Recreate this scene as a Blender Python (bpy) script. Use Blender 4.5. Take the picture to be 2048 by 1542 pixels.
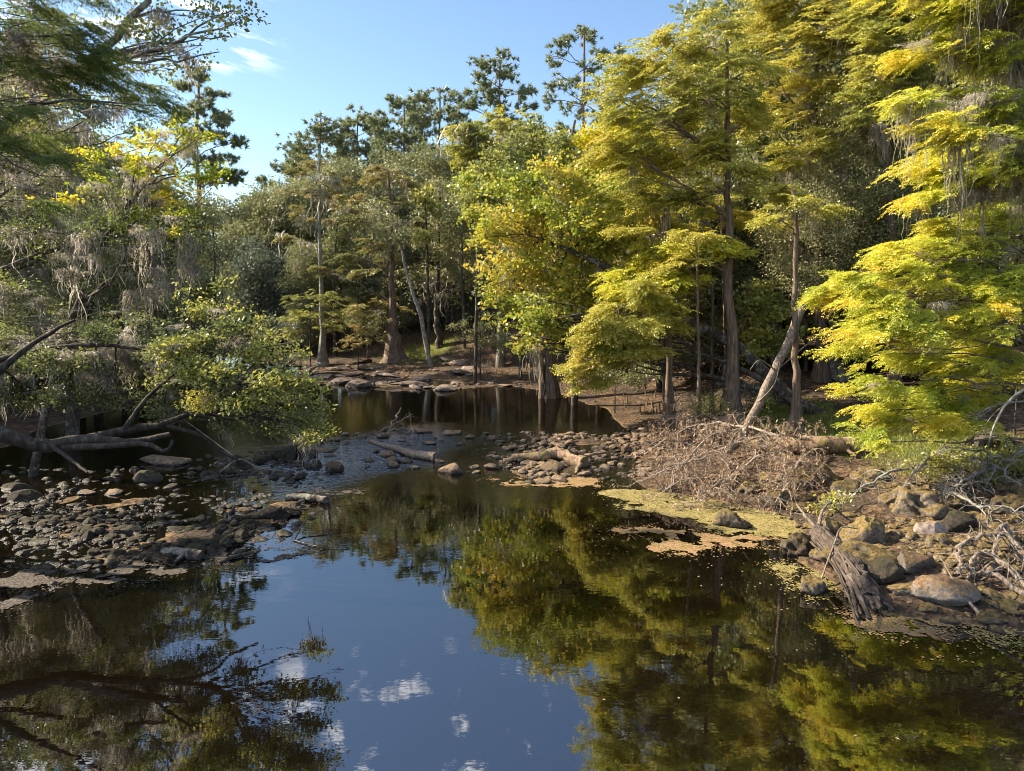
import bpy, math
import numpy as np
from mathutils import Vector
for o in list(bpy.data.objects): bpy.data.objects.remove(o)
S = bpy.context.scene
COL = S.collection
# ------------------------------------------------------------------ camera, sky, sun, exposure
F, CX, CY, PITCH, CAMH = 1462.0, 1024.0, 771.0, math.radians(7.0), 6.0
cd = bpy.data.cameras.new("camera"); cam = bpy.data.objects.new("camera", cd); COL.objects.link(cam)
cd.sensor_width = 36.0; cd.lens = F/2048*36; cd.clip_start = .1; cd.clip_end = 3000
cam.location = (0, 0, CAMH); cam.rotation_euler = (math.pi/2-PITCH, 0, 0)
S.camera = cam
SUN_AZ, SUN_EL = math.radians(-74), math.radians(36)
sdir = Vector((math.sin(SUN_AZ)*math.cos(SUN_EL), math.cos(SUN_AZ)*math.cos(SUN_EL), math.sin(SUN_EL)))
W = bpy.data.worlds.new("World"); S.world = W; W.use_nodes = True
nt = W.node_tree; bg = nt.nodes['Background']
sky = nt.nodes.new('ShaderNodeTexSky'); sky.sky_type = 'NISHITA'; sky.sun_disc = False
sky.sun_elevation = SUN_EL; sky.sun_rotation = SUN_AZ; sky.air_density = 1.0; sky.dust_density = .15; sky.ozone_density = 2.6
bg.inputs['Strength'].default_value = .08
# clouds: wisps at the upper left, small puffs higher up in the sky
def NN(t, kind, **kw):
    n = t.nodes.new(kind)
    for k, v in kw.items():
        if k in n.inputs.keys(): n.inputs[k].default_value = v
        else: setattr(n, k, v)
    return n
tc = NN(nt, 'ShaderNodeTexCoord'); sx = NN(nt, 'ShaderNodeSeparateXYZ'); L = nt.links.new
L(tc.outputs['Generated'], sx.inputs[0])
def M(t, op, a, b=None, c=None, clamp=False):
    n = t.nodes.new('ShaderNodeMath'); n.operation = op; n.use_clamp = clamp
    for i, v in enumerate((a, b, c)):
        if v is None: continue
        if isinstance(v, (int, float)): n.inputs[i].default_value = v
        else: t.links.new(v, n.inputs[i])
    return n.outputs[0]
def MR(t, v, a, b, c=0., d=1.):
    n = t.nodes.new('ShaderNodeMapRange'); n.interpolation_type = 'SMOOTHSTEP'
    t.links.new(v, n.inputs[0])
    for i, q in zip((1, 2, 3, 4), (a, b, c, d)): n.inputs[i].default_value = q
    return n.outputs[0]
az = M(nt, 'ARCTAN2', sx.outputs[0], sx.outputs[1]); el = M(nt, 'ARCSINE', sx.outputs[2])
mp = NN(nt, 'ShaderNodeCombineXYZ'); L(M(nt, 'MULTIPLY', az, 9.0), mp.inputs[0]); L(M(nt, 'MULTIPLY', M(nt, 'ADD', el, M(nt, 'MULTIPLY', az, .18)), 46.0), mp.inputs[1])
n1 = NN(nt, 'ShaderNodeTexNoise', Scale=1.3, Detail=7.0, Roughness=.62); L(mp.outputs[0], n1.inputs['Vector'])
w1 = M(nt, 'MULTIPLY', MR(nt, n1.outputs[0], .50, .66), M(nt, 'MULTIPLY', MR(nt, az, -.27, -.40), M(nt, 'MULTIPLY', MR(nt, el, .255, .29), MR(nt, el, .40, .33))))
mp2 = NN(nt, 'ShaderNodeCombineXYZ'); L(M(nt, 'MULTIPLY', az, 17.0), mp2.inputs[0]); L(M(nt, 'MULTIPLY', el, 22.0), mp2.inputs[1])
n2 = NN(nt, 'ShaderNodeTexNoise', Scale=1.0, Detail=6.0, Roughness=.6); L(mp2.outputs[0], n2.inputs['Vector'])
n3 = NN(nt, 'ShaderNodeTexNoise', Scale=.35, Detail=2.0); L(mp2.outputs[0], n3.inputs['Vector'])
puff = MR(nt, M(nt, 'ADD', n2.outputs[0], M(nt, 'MULTIPLY', n3.outputs[0], .35)), .735, .86)
left = MR(nt, az, -.05, -.7, 0, .16)
puff2 = MR(nt, M(nt, 'ADD', M(nt, 'ADD', n2.outputs[0], M(nt, 'MULTIPLY', n3.outputs[0], .35)), left), .765, .88)
w2 = M(nt, 'MULTIPLY', puff2, MR(nt, el, .44, .50))
cl = M(nt, 'MAXIMUM', w1, w2, clamp=True)
mx = NN(nt, 'ShaderNodeMix', data_type='RGBA'); L(cl, mx.inputs[0]); L(sky.outputs[0], mx.inputs[6]); mx.inputs[7].default_value = (9.5, 9.6, 10.2, 1)
L(mx.outputs[2], bg.inputs['Color'])
sd_ = bpy.data.lights.new("sun", 'SUN'); sd_.energy = 5.0; sd_.angle = math.radians(.6); sd_.color = (1, .86, .64)
sun = bpy.data.objects.new("sun", sd_); COL.objects.link(sun); sun.rotation_euler = sdir.to_track_quat('Z', 'Y').to_euler()
S.view_settings.view_transform = 'Standard'; S.view_settings.look = 'None'; S.view_settings.gamma = 1
S.view_settings.exposure = 1.52
S.render.engine = 'CYCLES'
cy = S.cycles
cy.max_bounces = 7; cy.diffuse_bounces = 4; cy.glossy_bounces = 3; cy.transmission_bounces = 4; cy.transparent_max_bounces = 8
cy.caustics_reflective = False; cy.caustics_refractive = False; cy.sample_clamp_indirect = 8
cy.filter_width = 1.0
try: cy.use_denoising = True; cy.denoiser = 'OPENIMAGEDENOISE'
except Exception: pass

# ------------------------------------------------------------------ picture <-> place
cp, sp = math.cos(PITCH), math.sin(PITCH)
def ray(px, py):
    a = (px-CX)/F; b = -(py-CY)/F
    return np.array([a, cp+sp*b, -sp+cp*b])
def at(px, py, Y): d = ray(px, py); return np.array([0, 0, CAMH])+d*(Y/d[1])
def gp(px, py, z=0.): d = ray(px, py); return np.array([0, 0, CAMH])+d*((z-CAMH)/d[2])
def mpp(Y): return Y/F*1.0          # metres per photograph pixel at distance Y
# ------------------------------------------------------------------ noise and ground height
_R = np.random.default_rng(5); _T = _R.random((256, 256))
def vnoise(x, y, s=1.0, o=0):
    x = np.asarray(x, float)/s+o*17.3; y = np.asarray(y, float)/s+o*9.1
    xi = np.floor(x).astype(int); yi = np.floor(y).astype(int); fx = x-xi; fy = y-yi
    fx = fx*fx*(3-2*fx); fy = fy*fy*(3-2*fy)
    a = _T[xi % 256, yi % 256]; b = _T[(xi+1) % 256, yi % 256]; c = _T[xi % 256, (yi+1) % 256]; d = _T[(xi+1) % 256, (yi+1) % 256]
    return (a*(1-fx)+b*fx)*(1-fy)+(c*(1-fx)+d*fx)*fy
def fbm(x, y, s, o=0): return (vnoise(x, y, s, o)+.5*vnoise(x, y, s/2, o+1)+.25*vnoise(x, y, s/4, o+2))/1.75
def noise3(p, s, o=0):
    return (vnoise(p[:, 0]+p[:, 2]*.7, p[:, 1]-p[:, 2]*.6, s, o)+vnoise(p[:, 1]+31, p[:, 2]+p[:, 0]*.5, s, o+3)+vnoise(p[:, 2]-7, p[:, 0]-p[:, 1]*.4, s, o+5))/3
def sdf(poly, x, y):
    poly = np.asarray(poly)[:, :2]; n = len(poly)
    d = np.full(x.shape, 1e18); ins = np.zeros(x.shape, bool)
    for i in range(n):
        a = poly[i]; b = poly[(i+1) % n]; e = b-a
        t = np.clip(((x-a[0])*e[0]+(y-a[1])*e[1])/(e@e), 0, 1)
        d = np.minimum(d, (x-a[0]-t*e[0])**2+(y-a[1]-t*e[1])**2)
        c = (a[1] <= y) != (b[1] <= y)
        with np.errstate(divide='ignore', invalid='ignore'):
            xi = a[0]+(y-a[1])*e[0]/(e[1] if e[1] else 1e-9)
        ins ^= c & (x < xi)
    d = np.sqrt(d); return np.where(ins, -d, d)
def G(*pts): return [gp(a, b)[:2] for a, b in pts]
WATER = G((2048, 1266), (1960, 1262), (1800, 1232), (1690, 1190), (1585, 1120), (1620, 1072), (1560, 1030), (1440, 1010), (1290, 975), (1262, 940), (1275, 880), (1245, 850), (1195, 812), (1130, 790), (1010, 771), (900, 764), (800, 754), (640, 738), (560, 728)) + \
    [(-27, 72), (-38, 80), (-56, 84), (-48, 76), (-34, 66), (-25, 57), (-20.5, 49), (-21, 40), (-21.5, 33), (-20, 27), (-17.5, 24), (-14.8, 20), (-13.5, 16.5), (-15, 11), (-20, 3), (-26, -12), (26, -12), (19, 2), (13.5, 10)]
SHOAL_L = G((-260, 925), (60, 938), (200, 938), (370, 918), (560, 900), (660, 930), (625, 972), (668, 1008), (600, 1050), (540, 1085), (425, 1122), (240, 1145), (0, 1195), (-300, 1260))
SHOAL_C = G((560, 893), (760, 858), (870, 858), (960, 872), (1010, 858), (1130, 866), (1280, 858), (1330, 905), (1270, 968), (1190, 966), (1060, 968), (1000, 950), (860, 936), (700, 935))
SHOAL_E = G((985, 872), (1060, 866), (1150, 872), (1280, 862), (1330, 905), (1262, 962), (1190, 960), (1070, 962), (1020, 940), (960, 905))
SHOAL_F = G((590, 730), (760, 735), (960, 745), (1010, 772), (905, 783), (760, 785), (640, 790), (560, 805))
def ground(x, y):
    x = np.asarray(x, float); y = np.asarray(y, float)
    s = sdf(WATER, x, y)
    s = s+(fbm(x, y, 2.2, 4)-.5)*1.0
    zn = np.interp(s, [0, 1, 4, 10, 22, 40, 80, 200], [0, .18, .55, 1.15, 2.3, 3.7, 4.4, 5])
    zf = np.interp(s, [0, 3, 5.5, 9, 13, 26, 80], [0, .35, .75, 2.4, 4.0, 4.5, 5])
    w = np.clip((y-29)/8, 0, 1)*np.clip((x+26)/6, 0, 1)*np.clip((19-x)/8, 0, 1); w = w*w*(3-2*w)
    zl = zn*(1-w)+zf*w
    zl = zl+np.clip(s, 0, 2)/2*((fbm(x, y, 3.5, 1)-.5)*.5+(fbm(x, y, .8, 2)-.5)*.16)
    zw = -np.interp(-s, [0, 1, 3, 7], [0, .22, .55, 1.0])-(fbm(x, y, 1.1, 7)-.5)*.2*np.clip(-s, 0, 1)
    z = np.where(s > 0, zl, zw)
    for P, k, lo in ((SHOAL_L, 1.2, -.045), (SHOAL_C, 1.0, -.13), (SHOAL_E, 1.4, -.03), (SHOAL_F, 1.5, -.03)):
        q = np.clip(.5-sdf(P, x, y)/k, 0, 1)
        t = lo+(fbm(x, y, 2.0, 9)-.5)*.34+(fbm(x, y, .5, 8)-.5)*.10
        z = np.where((s < .5), z*(1-q)+np.maximum(t, z)*q, z)
    return z
def gz(x, y): return float(ground(np.array([x]), np.array([y]))[0])
# ------------------------------------------------------------------ mesh helpers
def unit(v): return v/np.maximum(np.linalg.norm(v, axis=-1, keepdims=True), 1e-9)
class MB:
    """collects vertex blocks and faces with 3 or 4 corners; one float per vertex called var"""
    def __init__(s): s.v = []; s.q = []; s.t = []; s.a = []; s.n = 0
    def add(s, v, q=None, t=None, a=None):
        v = np.asarray(v, float).reshape(-1, 3)
        if q is not None and len(q): s.q.append(np.asarray(q, int).reshape(-1, 4)+s.n)
        if t is not None and len(t): s.t.append(np.asarray(t, int).reshape(-1, 3)+s.n)
        a = np.zeros(len(v)) if a is None else np.broadcast_to(np.asarray(a, float), (len(v),))
        s.v.append(v); s.a.append(a); s.n += len(v)
    def mesh(s, name, smooth=False, origin=None):
        v = np.concatenate(s.v) if s.v else np.zeros((0, 3))
        if origin is not None: v = v-np.asarray(origin)
        q = np.concatenate(s.q) if s.q else np.zeros((0, 4), int); t = np.concatenate(s.t) if s.t else np.zeros((0, 3), int)
        me = bpy.data.meshes.new(name)
        me.vertices.add(len(v)); me.vertices.foreach_set('co', v.astype(np.float32).ravel())
        idx = np.concatenate([q.ravel(), t.ravel()]); me.loops.add(len(idx)); me.loops.foreach_set('vertex_index', idx.astype(np.int32))
        ls = np.concatenate([np.arange(len(q))*4, len(q)*4+np.arange(len(t))*3]); me.polygons.add(len(ls))
        me.polygons.foreach_set('loop_start', ls.astype(np.int32))
        me.polygons.foreach_set('use_smooth', np.full(len(ls), smooth))
        at_ = me.attributes.new('var', 'FLOAT', 'POINT'); at_.data.foreach_set('value', np.concatenate(s.a).astype(np.float32))
        me.update(calc_edges=True); return me
    def obj(s, name, m, parent=None, smooth=False, loc=None, kind=None):
        me = s.mesh(name, smooth, loc if parent is None else None); me.materials.append(m)
        o = bpy.data.objects.new(name, me); COL.objects.link(o)
        if loc is not None and parent is None: o.location = loc
        if parent is not None:
            o.parent = parent
            if len(me.vertices): me.transform(__import__('mathutils').Matrix.Translation(-Vector(parent.location)))
        if kind: o['kind'] = kind
        return o
def thing(name, loc, label, cat, group=None):
    o = bpy.data.objects.new(name, None); o.empty_display_size = .3; COL.objects.link(o); o.location = [float(q) for q in loc]
    tag(o, label, cat, group); return o
def tag(o, label, cat, group=None):
    o['label'] = label; o['category'] = cat
    if group: o['group'] = group
    return o
def copy_tree(o, label, loc, rz=0., sc=(1, 1, 1)):
    c = o.copy(); COL.objects.link(c); c.location = loc; c.rotation_euler = (0, 0, rz); c.scale = sc; c['label'] = label
    for ch in list(o.children):
        d = ch.copy(); COL.objects.link(d); d.parent = c
    return c
def tubes(mb, P, Rr, k=5, var=0., cap=False):
    """P (N,K,3) paths, Rr (N,K) radii"""
    P = np.asarray(P, float); Rr = np.asarray(Rr, float)
    if P.ndim == 2: P = P[None]; Rr = Rr[None]
    N, K, _ = P.shape
    if N == 0: return
    T = unit(np.gradient(P, axis=1))
    ref = np.where(np.abs(T[:, :1, 2:3]) > .9, np.array([1., 0, 0]), np.array([0, 0, 1.]))
    ref = np.broadcast_to(ref, T.shape)
    A = unit(np.cross(T, ref)); B = np.cross(T, A)
    an = np.arange(k)*2*math.pi/k
    V = P[:, :, None]+Rr[:, :, None, None]*(A[:, :, None]*np.cos(an)[:, None]+B[:, :, None]*np.sin(an)[:, None])
    i = np.arange(N)[:, None, None]*K*k; j = np.arange(K-1)[None, :, None]*k; a = np.arange(k)[None, None]; b = (a+1) % k
    q = np.stack([i+j+a, i+j+b, i+j+k+b, i+j+k+a], -1)
    vv = np.broadcast_to(np.asarray(var, float).reshape(-1, 1), (N, K*k)).ravel() if np.ndim(var) else var
    mb.add(V.reshape(-1, 3), q=q.reshape(-1, 4), a=vv)
    if cap:
        for n in range(N):
            for e in (0, K-1):
                c = P[n, e]; ring = V[n, e]
                mb.add(np.vstack([ring, c[None]]), t=[(x, (x+1) % k, k) for x in range(k)], a=var if not np.ndim(var) else 0)
def smoothpath(pts, n):
    pts = np.asarray(pts, float); m = len(pts)
    if m == 2: t = np.linspace(0, 1, n)[:, None]; return pts[0]*(1-t)+pts[1]*t
    ext = np.vstack([2*pts[0]-pts[1], pts, 2*pts[-1]-pts[-2]]); u = np.linspace(0, m-1-1e-6, n); i = u.astype(int); f = (u-i)[:, None]
    a, b, c, d = ext[i], ext[i+1], ext[i+2], ext[i+3]
    return .5*((2*b)+(-a+c)*f+(2*a-5*b+4*c-d)*f**2+(-a+3*b-3*c+d)*f**3)
def rotmats(rng, N, D=None, roll=math.pi):
    """random rotations; with D (N,3) the local x axis points along D and local z stays up-ish, rolled a little"""
    if D is None:
        q = unit(rng.normal(size=(N, 4))); w, x, y, z = q.T
        return np.stack([np.stack([1-2*(y*y+z*z), 2*(x*y-z*w), 2*(x*z+y*w)], -1), np.stack([2*(x*y+z*w), 1-2*(x*x+z*z), 2*(y*z-x*w)], -1), np.stack([2*(x*z-y*w), 2*(y*z+x*w), 1-2*(x*x+y*y)], -1)], 1)
    X = unit(D); Y = unit(np.cross(np.array([0, 0, 1.]), X)+1e-6); Z = np.cross(X, Y)
    r = rng.uniform(-roll, roll, N)[:, None]; Y2 = Y*np.cos(r)+Z*np.sin(r); Z2 = np.cross(X, Y2)
    return np.stack([X, Y2, Z2], -1)
def scatter(mb, rng, protos, pos, rot, sc, var):
    """protos: list of (m,k,3) blocks of k-cornered leaves"""
    N = len(pos)
    if N == 0: return
    pick = rng.integers(0, len(protos), N); sc = np.broadcast_to(np.asarray(sc, float).reshape(N, -1), (N, 3))
    for i, pr in enumerate(protos):
        s = pick == i
        if not s.any(): continue
        m, k, _ = pr.shape; loc = pr.reshape(1, m*k, 3)*sc[s][:, None, :]
        V = np.einsum('nij,nkj->nki', rot[s], loc)+pos[s][:, None]
        n = s.sum(); f = np.arange(n*m*k).reshape(-1, k)
        va = np.repeat(var[s], m)+rng.normal(0, .07, n*m); va = np.repeat(va, k)
        mb.add(V.reshape(-1, 3), **({'q': f} if k == 4 else {'t': f}), a=va)
# leaf blocks --------------------------------------------------------
def leaf_quad(c, d, n, l, w):
    """diamond leaf, c centre start, d direction, n normal"""
    s = np.cross(n, d); s = unit(s)
    return np.stack([c, c+d*l*.5+s*w*.5, c+d*l, c+d*l*.5-s*w*.5], -2)
_g = np.random.default_rng(11)
def p_broad(n=14, r=.32, l=.11, w=.07, flat=.6):
    c = _g.normal(size=(n, 3))*r*.55*np.array([1, 1, flat]); d = unit(c+_g.normal(size=(n, 3))*.3+np.array([0, 0, -.15])); nn = unit(_g.normal(size=(n, 3))*.9+np.array([0, 0, .6])); d = unit(d-nn*(d*nn).sum(-1, keepdims=True))
    k = _g.uniform(.7, 1.25, (n, 1)); return leaf_quad(c, d, nn, l*k, w*k)
def p_cypress(nb=5, Ls=.85, droop=.32, l=.17, w=.05, step=.10):
    out = []
    for b in range(nb):
        a = (b-(nb-1)/2)*.36+_g.normal()*.08; st = Ls*.10*b if b else 0; Lb = Ls*_g.uniform(.6, 1)*(1-.25*abs(b-(nb-1)/2)/nb)
        dr = np.array([math.cos(a), math.sin(a), 0]); s = np.arange(.06, Lb, step)
        for k, t in enumerate(s):
            c = dr*t+np.array([0, 0, -droop*t*t/Ls+_g.normal()*.012]); dd = dr+np.array([0, 0, -2*droop*t/Ls])
            for sg in (-1, 1):
                sd = np.array([-dr[1], dr[0], 0])*sg; d = unit(dd*.75+sd*.8+np.array([0, 0, -.25+_g.normal()*.22])+_g.normal(size=3)*.1)
                n = unit(np.array([0, 0, 1.])+_g.normal(size=3)*.95); ll = l*(1-.35*t/Lb)*_g.uniform(.7, 1.2)
                out.append(leaf_quad(c, d, n, ll, w))
    return np.array(out)
def p_pine(n=34, r=.34, w=.028):
    d = unit(_g.normal(size=(n, 3))+np.array([.9, 0, .45])); s = unit(np.cross(d, _g.normal(size=(n, 3)))); c = _g.normal(size=(n, 3))*.05; k = _g.uniform(.7, 1.1, (n, 1))*r
    return np.stack([c+s*w, c-s*w, c+d*k+np.array([0, 0, -.04])], -2)
def p_moss(n=22, seg=6):
    """unit length hanging strands, origin at top"""
    out = []
    for i in range(n):
        c = _g.normal(size=3)*np.array([.075, .075, .05]); L_ = .12+.88*_g.random()**1.7; w = _g.uniform(.005, .013); a = _g.uniform(0, 6.3); sd = np.array([math.cos(a), math.sin(a), 0])
        p = c+np.zeros(3); z = np.linspace(0, L_, seg+1); off = np.cumsum(_g.normal(size=(seg+1, 2))*.03, axis=0)
        P = np.stack([p[0]+off[:, 0], p[1]+off[:, 1], p[2]-z], -1); ww = w*(1-np.linspace(0, 1, seg+1)**1.5*.85)*_g.uniform(.6, 1.3, seg+1)
        for k in range(seg): out.append([P[k]+sd*ww[k], P[k]-sd*ww[k], P[k+1]-sd*ww[k+1], P[k+1]+sd*ww[k+1]])
    return np.array(out)
PR = {
 'maple': [p_broad(13, .34, .15, .13) for _ in range(4)],
 'maplebg': [p_broad(10, .5, .27, .2) for _ in range(4)],
 'oak': [p_broad(18, .34, .10, .055) for _ in range(4)],
 'oakbg': [p_broad(15, .5, .24, .13) for _ in range(4)],
 'sparse': [p_broad(7, .26, .10, .07) for _ in range(4)],
 'oaknear': [p_broad(13, .24, .085, .042) for _ in range(5)],
 'cyp': [p_cypress() for _ in range(4)],
 'cypnear': [p_cypress(5, .72, .42, .115, .026, .05) for _ in range(4)],
 'cypdark': [p_cypress(4, .5, .6, .085, .014, .040) for _ in range(4)],
 'cypbg': [p_cypress(4, 1.2, .4, .30, .10, .19) for _ in range(4)],
 'pine': [p_pine() for _ in range(4)],
 'pinebg': [p_pine(26, .5, .055) for _ in range(4)],
}
MOSS = [p_moss() for _ in range(5)]; MOSSBG = [p_moss(7, 4)*np.array([2.2, 2.2, 1]) for _ in range(4)]
# ------------------------------------------------------------------ materials
def mat(name):
    m = bpy.data.materials.new(name); m.use_nodes = True; t = m.node_tree
    for n in list(t.nodes):
        if n.type != 'OUTPUT_MATERIAL': t.nodes.remove(n)
    return m, t, t.nodes['Material Output']
def ramp(t, src, stops):
    r = t.nodes.new('ShaderNodeValToRGB'); e = r.color_ramp.elements
    while len(e) > 1: e.remove(e[-1])
    e[0].position = stops[0][0]; e[0].color = (*stops[0][1], 1)
    for p, c in stops[1:]: x = e.new(p); x.color = (*c, 1)
    t.links.new(src, r.inputs[0]); return r.outputs[0]
def leafmat(name, stops, trans=.42, gloss=.05, rough=.45, wild=.25, tsat=1.15):
    m, t, out = mat(name); l = t.links.new
    a = NN(t, 'ShaderNodeAttribute', attribute_name='var'); tc = NN(t, 'ShaderNodeTexCoord'); n = NN(t, 'ShaderNodeTexNoise', Scale=.35, Detail=2.)
    l(tc.outputs['Object'], n.inputs['Vector'])
    v = M(t, 'ADD', a.outputs['Fac'], M(t, 'MULTIPLY', M(t, 'SUBTRACT', n.outputs[0], .5), wild*2))
    c = ramp(t, v, stops)
    d = NN(t, 'ShaderNodeBsdfDiffuse'); l(c, d.inputs[0])
    hs = NN(t, 'ShaderNodeHueSaturation', Saturation=.98, Value=tsat); hs.inputs['Hue'].default_value = .495; l(c, hs.inputs['Color'])
    tr = NN(t, 'ShaderNodeBsdfTranslucent'); l(hs.outputs[0], tr.inputs[0])
    mx = NN(t, 'ShaderNodeMixShader'); mx.inputs[0].default_value = trans; l(d.outputs[0], mx.inputs[1]); l(tr.outputs[0], mx.inputs[2])
    g = NN(t, 'ShaderNodeBsdfGlossy', Roughness=rough); mg = NN(t, 'ShaderNodeMixShader'); mg.inputs[0].default_value = gloss
    l(mx.outputs[0], mg.inputs[1]); l(g.outputs[0], mg.inputs[2]); l(mg.outputs[0], out.inputs[0]); return m
ML = {
 'lime': leafmat('lime_cypress_leaves', [(0, (.58, .24, .03)), (.12, (.64, .44, .035)), (.28, (.66, .58, .045)), (.58, (.50, .53, .05)), (1, (.26, .34, .04))], .5),
 'cyp': leafmat('olive_cypress_leaves', [(0, (.46, .31, .05)), (.25, (.50, .44, .06)), (.6, (.37, .37, .055)), (1, (.18, .21, .04))], .5),
 'rust': leafmat('rusty_cypress_leaves', [(0, (.34, .20, .06)), (.3, (.31, .24, .075)), (.6, (.22, .22, .065)), (1, (.11, .14, .045))], .42),
 'maple': leafmat('yellow_green_maple_leaves', [(0, (.56, .42, .05)), (.3, (.50, .46, .055)), (.55, (.32, .37, .045)), (.78, (.18, .25, .03)), (1, (.09, .14, .025))], .45, .06),
 'gold': leafmat('golden_maple_leaves', [(0, (.60, .26, .01)), (.2, (.64, .48, .015)), (.6, (.48, .50, .02)), (1, (.18, .26, .015))], .5, .05),
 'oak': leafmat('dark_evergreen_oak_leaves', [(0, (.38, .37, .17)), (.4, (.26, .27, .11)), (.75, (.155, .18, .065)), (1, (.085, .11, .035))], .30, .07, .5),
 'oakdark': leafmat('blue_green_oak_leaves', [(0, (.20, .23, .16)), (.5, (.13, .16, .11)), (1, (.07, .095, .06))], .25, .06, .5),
 'pine': leafmat('pine_needles', [(0, (.30, .32, .15)), (.5, (.20, .24, .115)), (1, (.11, .14, .065))], .38, .07, .4),
 'nearcyp': leafmat('shaded_cypress_leaves', [(0, (.28, .28, .06)), (.4, (.15, .20, .045)), (1, (.07, .11, .03))], .5, .03),  # darker cypress leaf colours, with the shade of the near boughs painted in
 'shrub': leafmat('shrub_leaves', [(0, (.52, .46, .07)), (.3, (.36, .36, .07)), (.6, (.19, .22, .055)), (1, (.09, .115, .035))], .42, .05),
 'moss': leafmat('spanish_moss_strands', [(0, (.58, .53, .46)), (.5, (.45, .41, .35)), (1, (.27, .25, .21))], .52, .0),
 'dead': leafmat('dead_brown_leaves', [(0, (.46, .35, .23)), (.5, (.32, .21, .135)), (1, (.17, .11, .075))], .25, .02),
 'litter': leafmat('leaf_litter', [(0, (.30, .20, .12)), (.5, (.15, .095, .06)), (1, (.06, .042, .028))], .15, .02),
 'grass': leafmat('grass_blades', [(0, (.40, .36, .10)), (.5, (.22, .28, .05)), (1, (.11, .16, .03))], .4, .03),
}
def bump(t, h, s=.5, d=.02):
    b = NN(t, 'ShaderNodeBump', Strength=s, Distance=d); t.links.new(h, b.inputs['Height']); return b.outputs[0]
def barkmat(name, stops, sc=9., stretch=.18, rough=.9, lichen=None, bd=.03):
    m, t, out = mat(name); l = t.links.new
    tc = NN(t, 'ShaderNodeTexCoord'); mp = NN(t, 'ShaderNodeMapping'); mp.inputs['Scale'].default_value = (1, 1, stretch); l(tc.outputs['Object'], mp.inputs[0])
    n = NN(t, 'ShaderNodeTexNoise', Scale=sc, Detail=6., Roughness=.65); l(mp.outputs[0], n.inputs['Vector'])
    v = NN(t, 'ShaderNodeTexVoronoi', Scale=sc*1.4); l(mp.outputs[0], v.inputs['Vector'])
    h = M(t, 'ADD', M(t, 'MULTIPLY', n.outputs[0], .75), M(t, 'MULTIPLY', v.outputs['Distance'], .35))
    c = ramp(t, h, stops)
    if lichen:
        n2 = NN(t, 'ShaderNodeTexNoise', Scale=2.3, Detail=5., Roughness=.7); l(tc.outputs['Object'], n2.inputs['Vector'])
        mx = NN(t, 'ShaderNodeMix', data_type='RGBA'); l(MR(t, n2.outputs[0], .52, .62), mx.inputs[0]); l(c, mx.inputs[6]); mx.inputs[7].default_value = (*lichen, 1); c = mx.outputs[2]
    p = NN(t, 'ShaderNodeBsdfPrincipled', Roughness=rough); l(c, p.inputs['Base Color']); p.inputs['Specular IOR Level'].default_value = .25
    l(bump(t, h, .8, bd), p.inputs['Normal']); l(p.outputs[0], out.inputs[0]); return m
MB_ = {
 'cyp': barkmat('cypress_bark', [(.3, (.05, .037, .03)), (.55, (.15, .11, .085)), (.8, (.29, .225, .175))], 10, .12),
 'dark': barkmat('dark_bark', [(.3, (.02, .016, .013)), (.6, (.07, .055, .045)), (.85, (.14, .12, .10))], 9, .25, lichen=(.20, .20, .17)),
 'pine': barkmat('pine_bark', [(.3, (.07, .045, .035)), (.6, (.20, .13, .10)), (.85, (.30, .22, .18))], 6, .35),
 'oak': barkmat('grey_oak_bark', [(.3, (.05, .043, .035)), (.6, (.17, .15, .125)), (.85, (.30, .27, .23))], 11, .2, lichen=(.30, .30, .25)),
 'dead': barkmat('weathered_dead_wood', [(.28, (.03, .022, .018)), (.5, (.15, .115, .09)), (.8, (.33, .28, .235))], 13, .14, bd=.05),
 'twig': barkmat('dry_twigs', [(.25, (.08, .06, .045)), (.55, (.26, .205, .16)), (.8, (.44, .37, .31))], 12, .6),
 'wet': barkmat('dark_wet_bark', [(.3, (.012, .010, .008)), (.6, (.045, .036, .03)), (.85, (.11, .095, .08))], 9, .3),
 'log': barkmat('rotting_log', [(.3, (.045, .03, .02)), (.55, (.20, .135, .09)), (.8, (.38, .28, .19))], 8, .5, lichen=(.17, .15, .05)),
 'pale': barkmat('pale_lichen_bark', [(.3, (.09, .08, .07)), (.6, (.24, .22, .19)), (.85, (.42, .40, .36))], 10, .4, lichen=(.34, .35, .32)),
}
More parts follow.
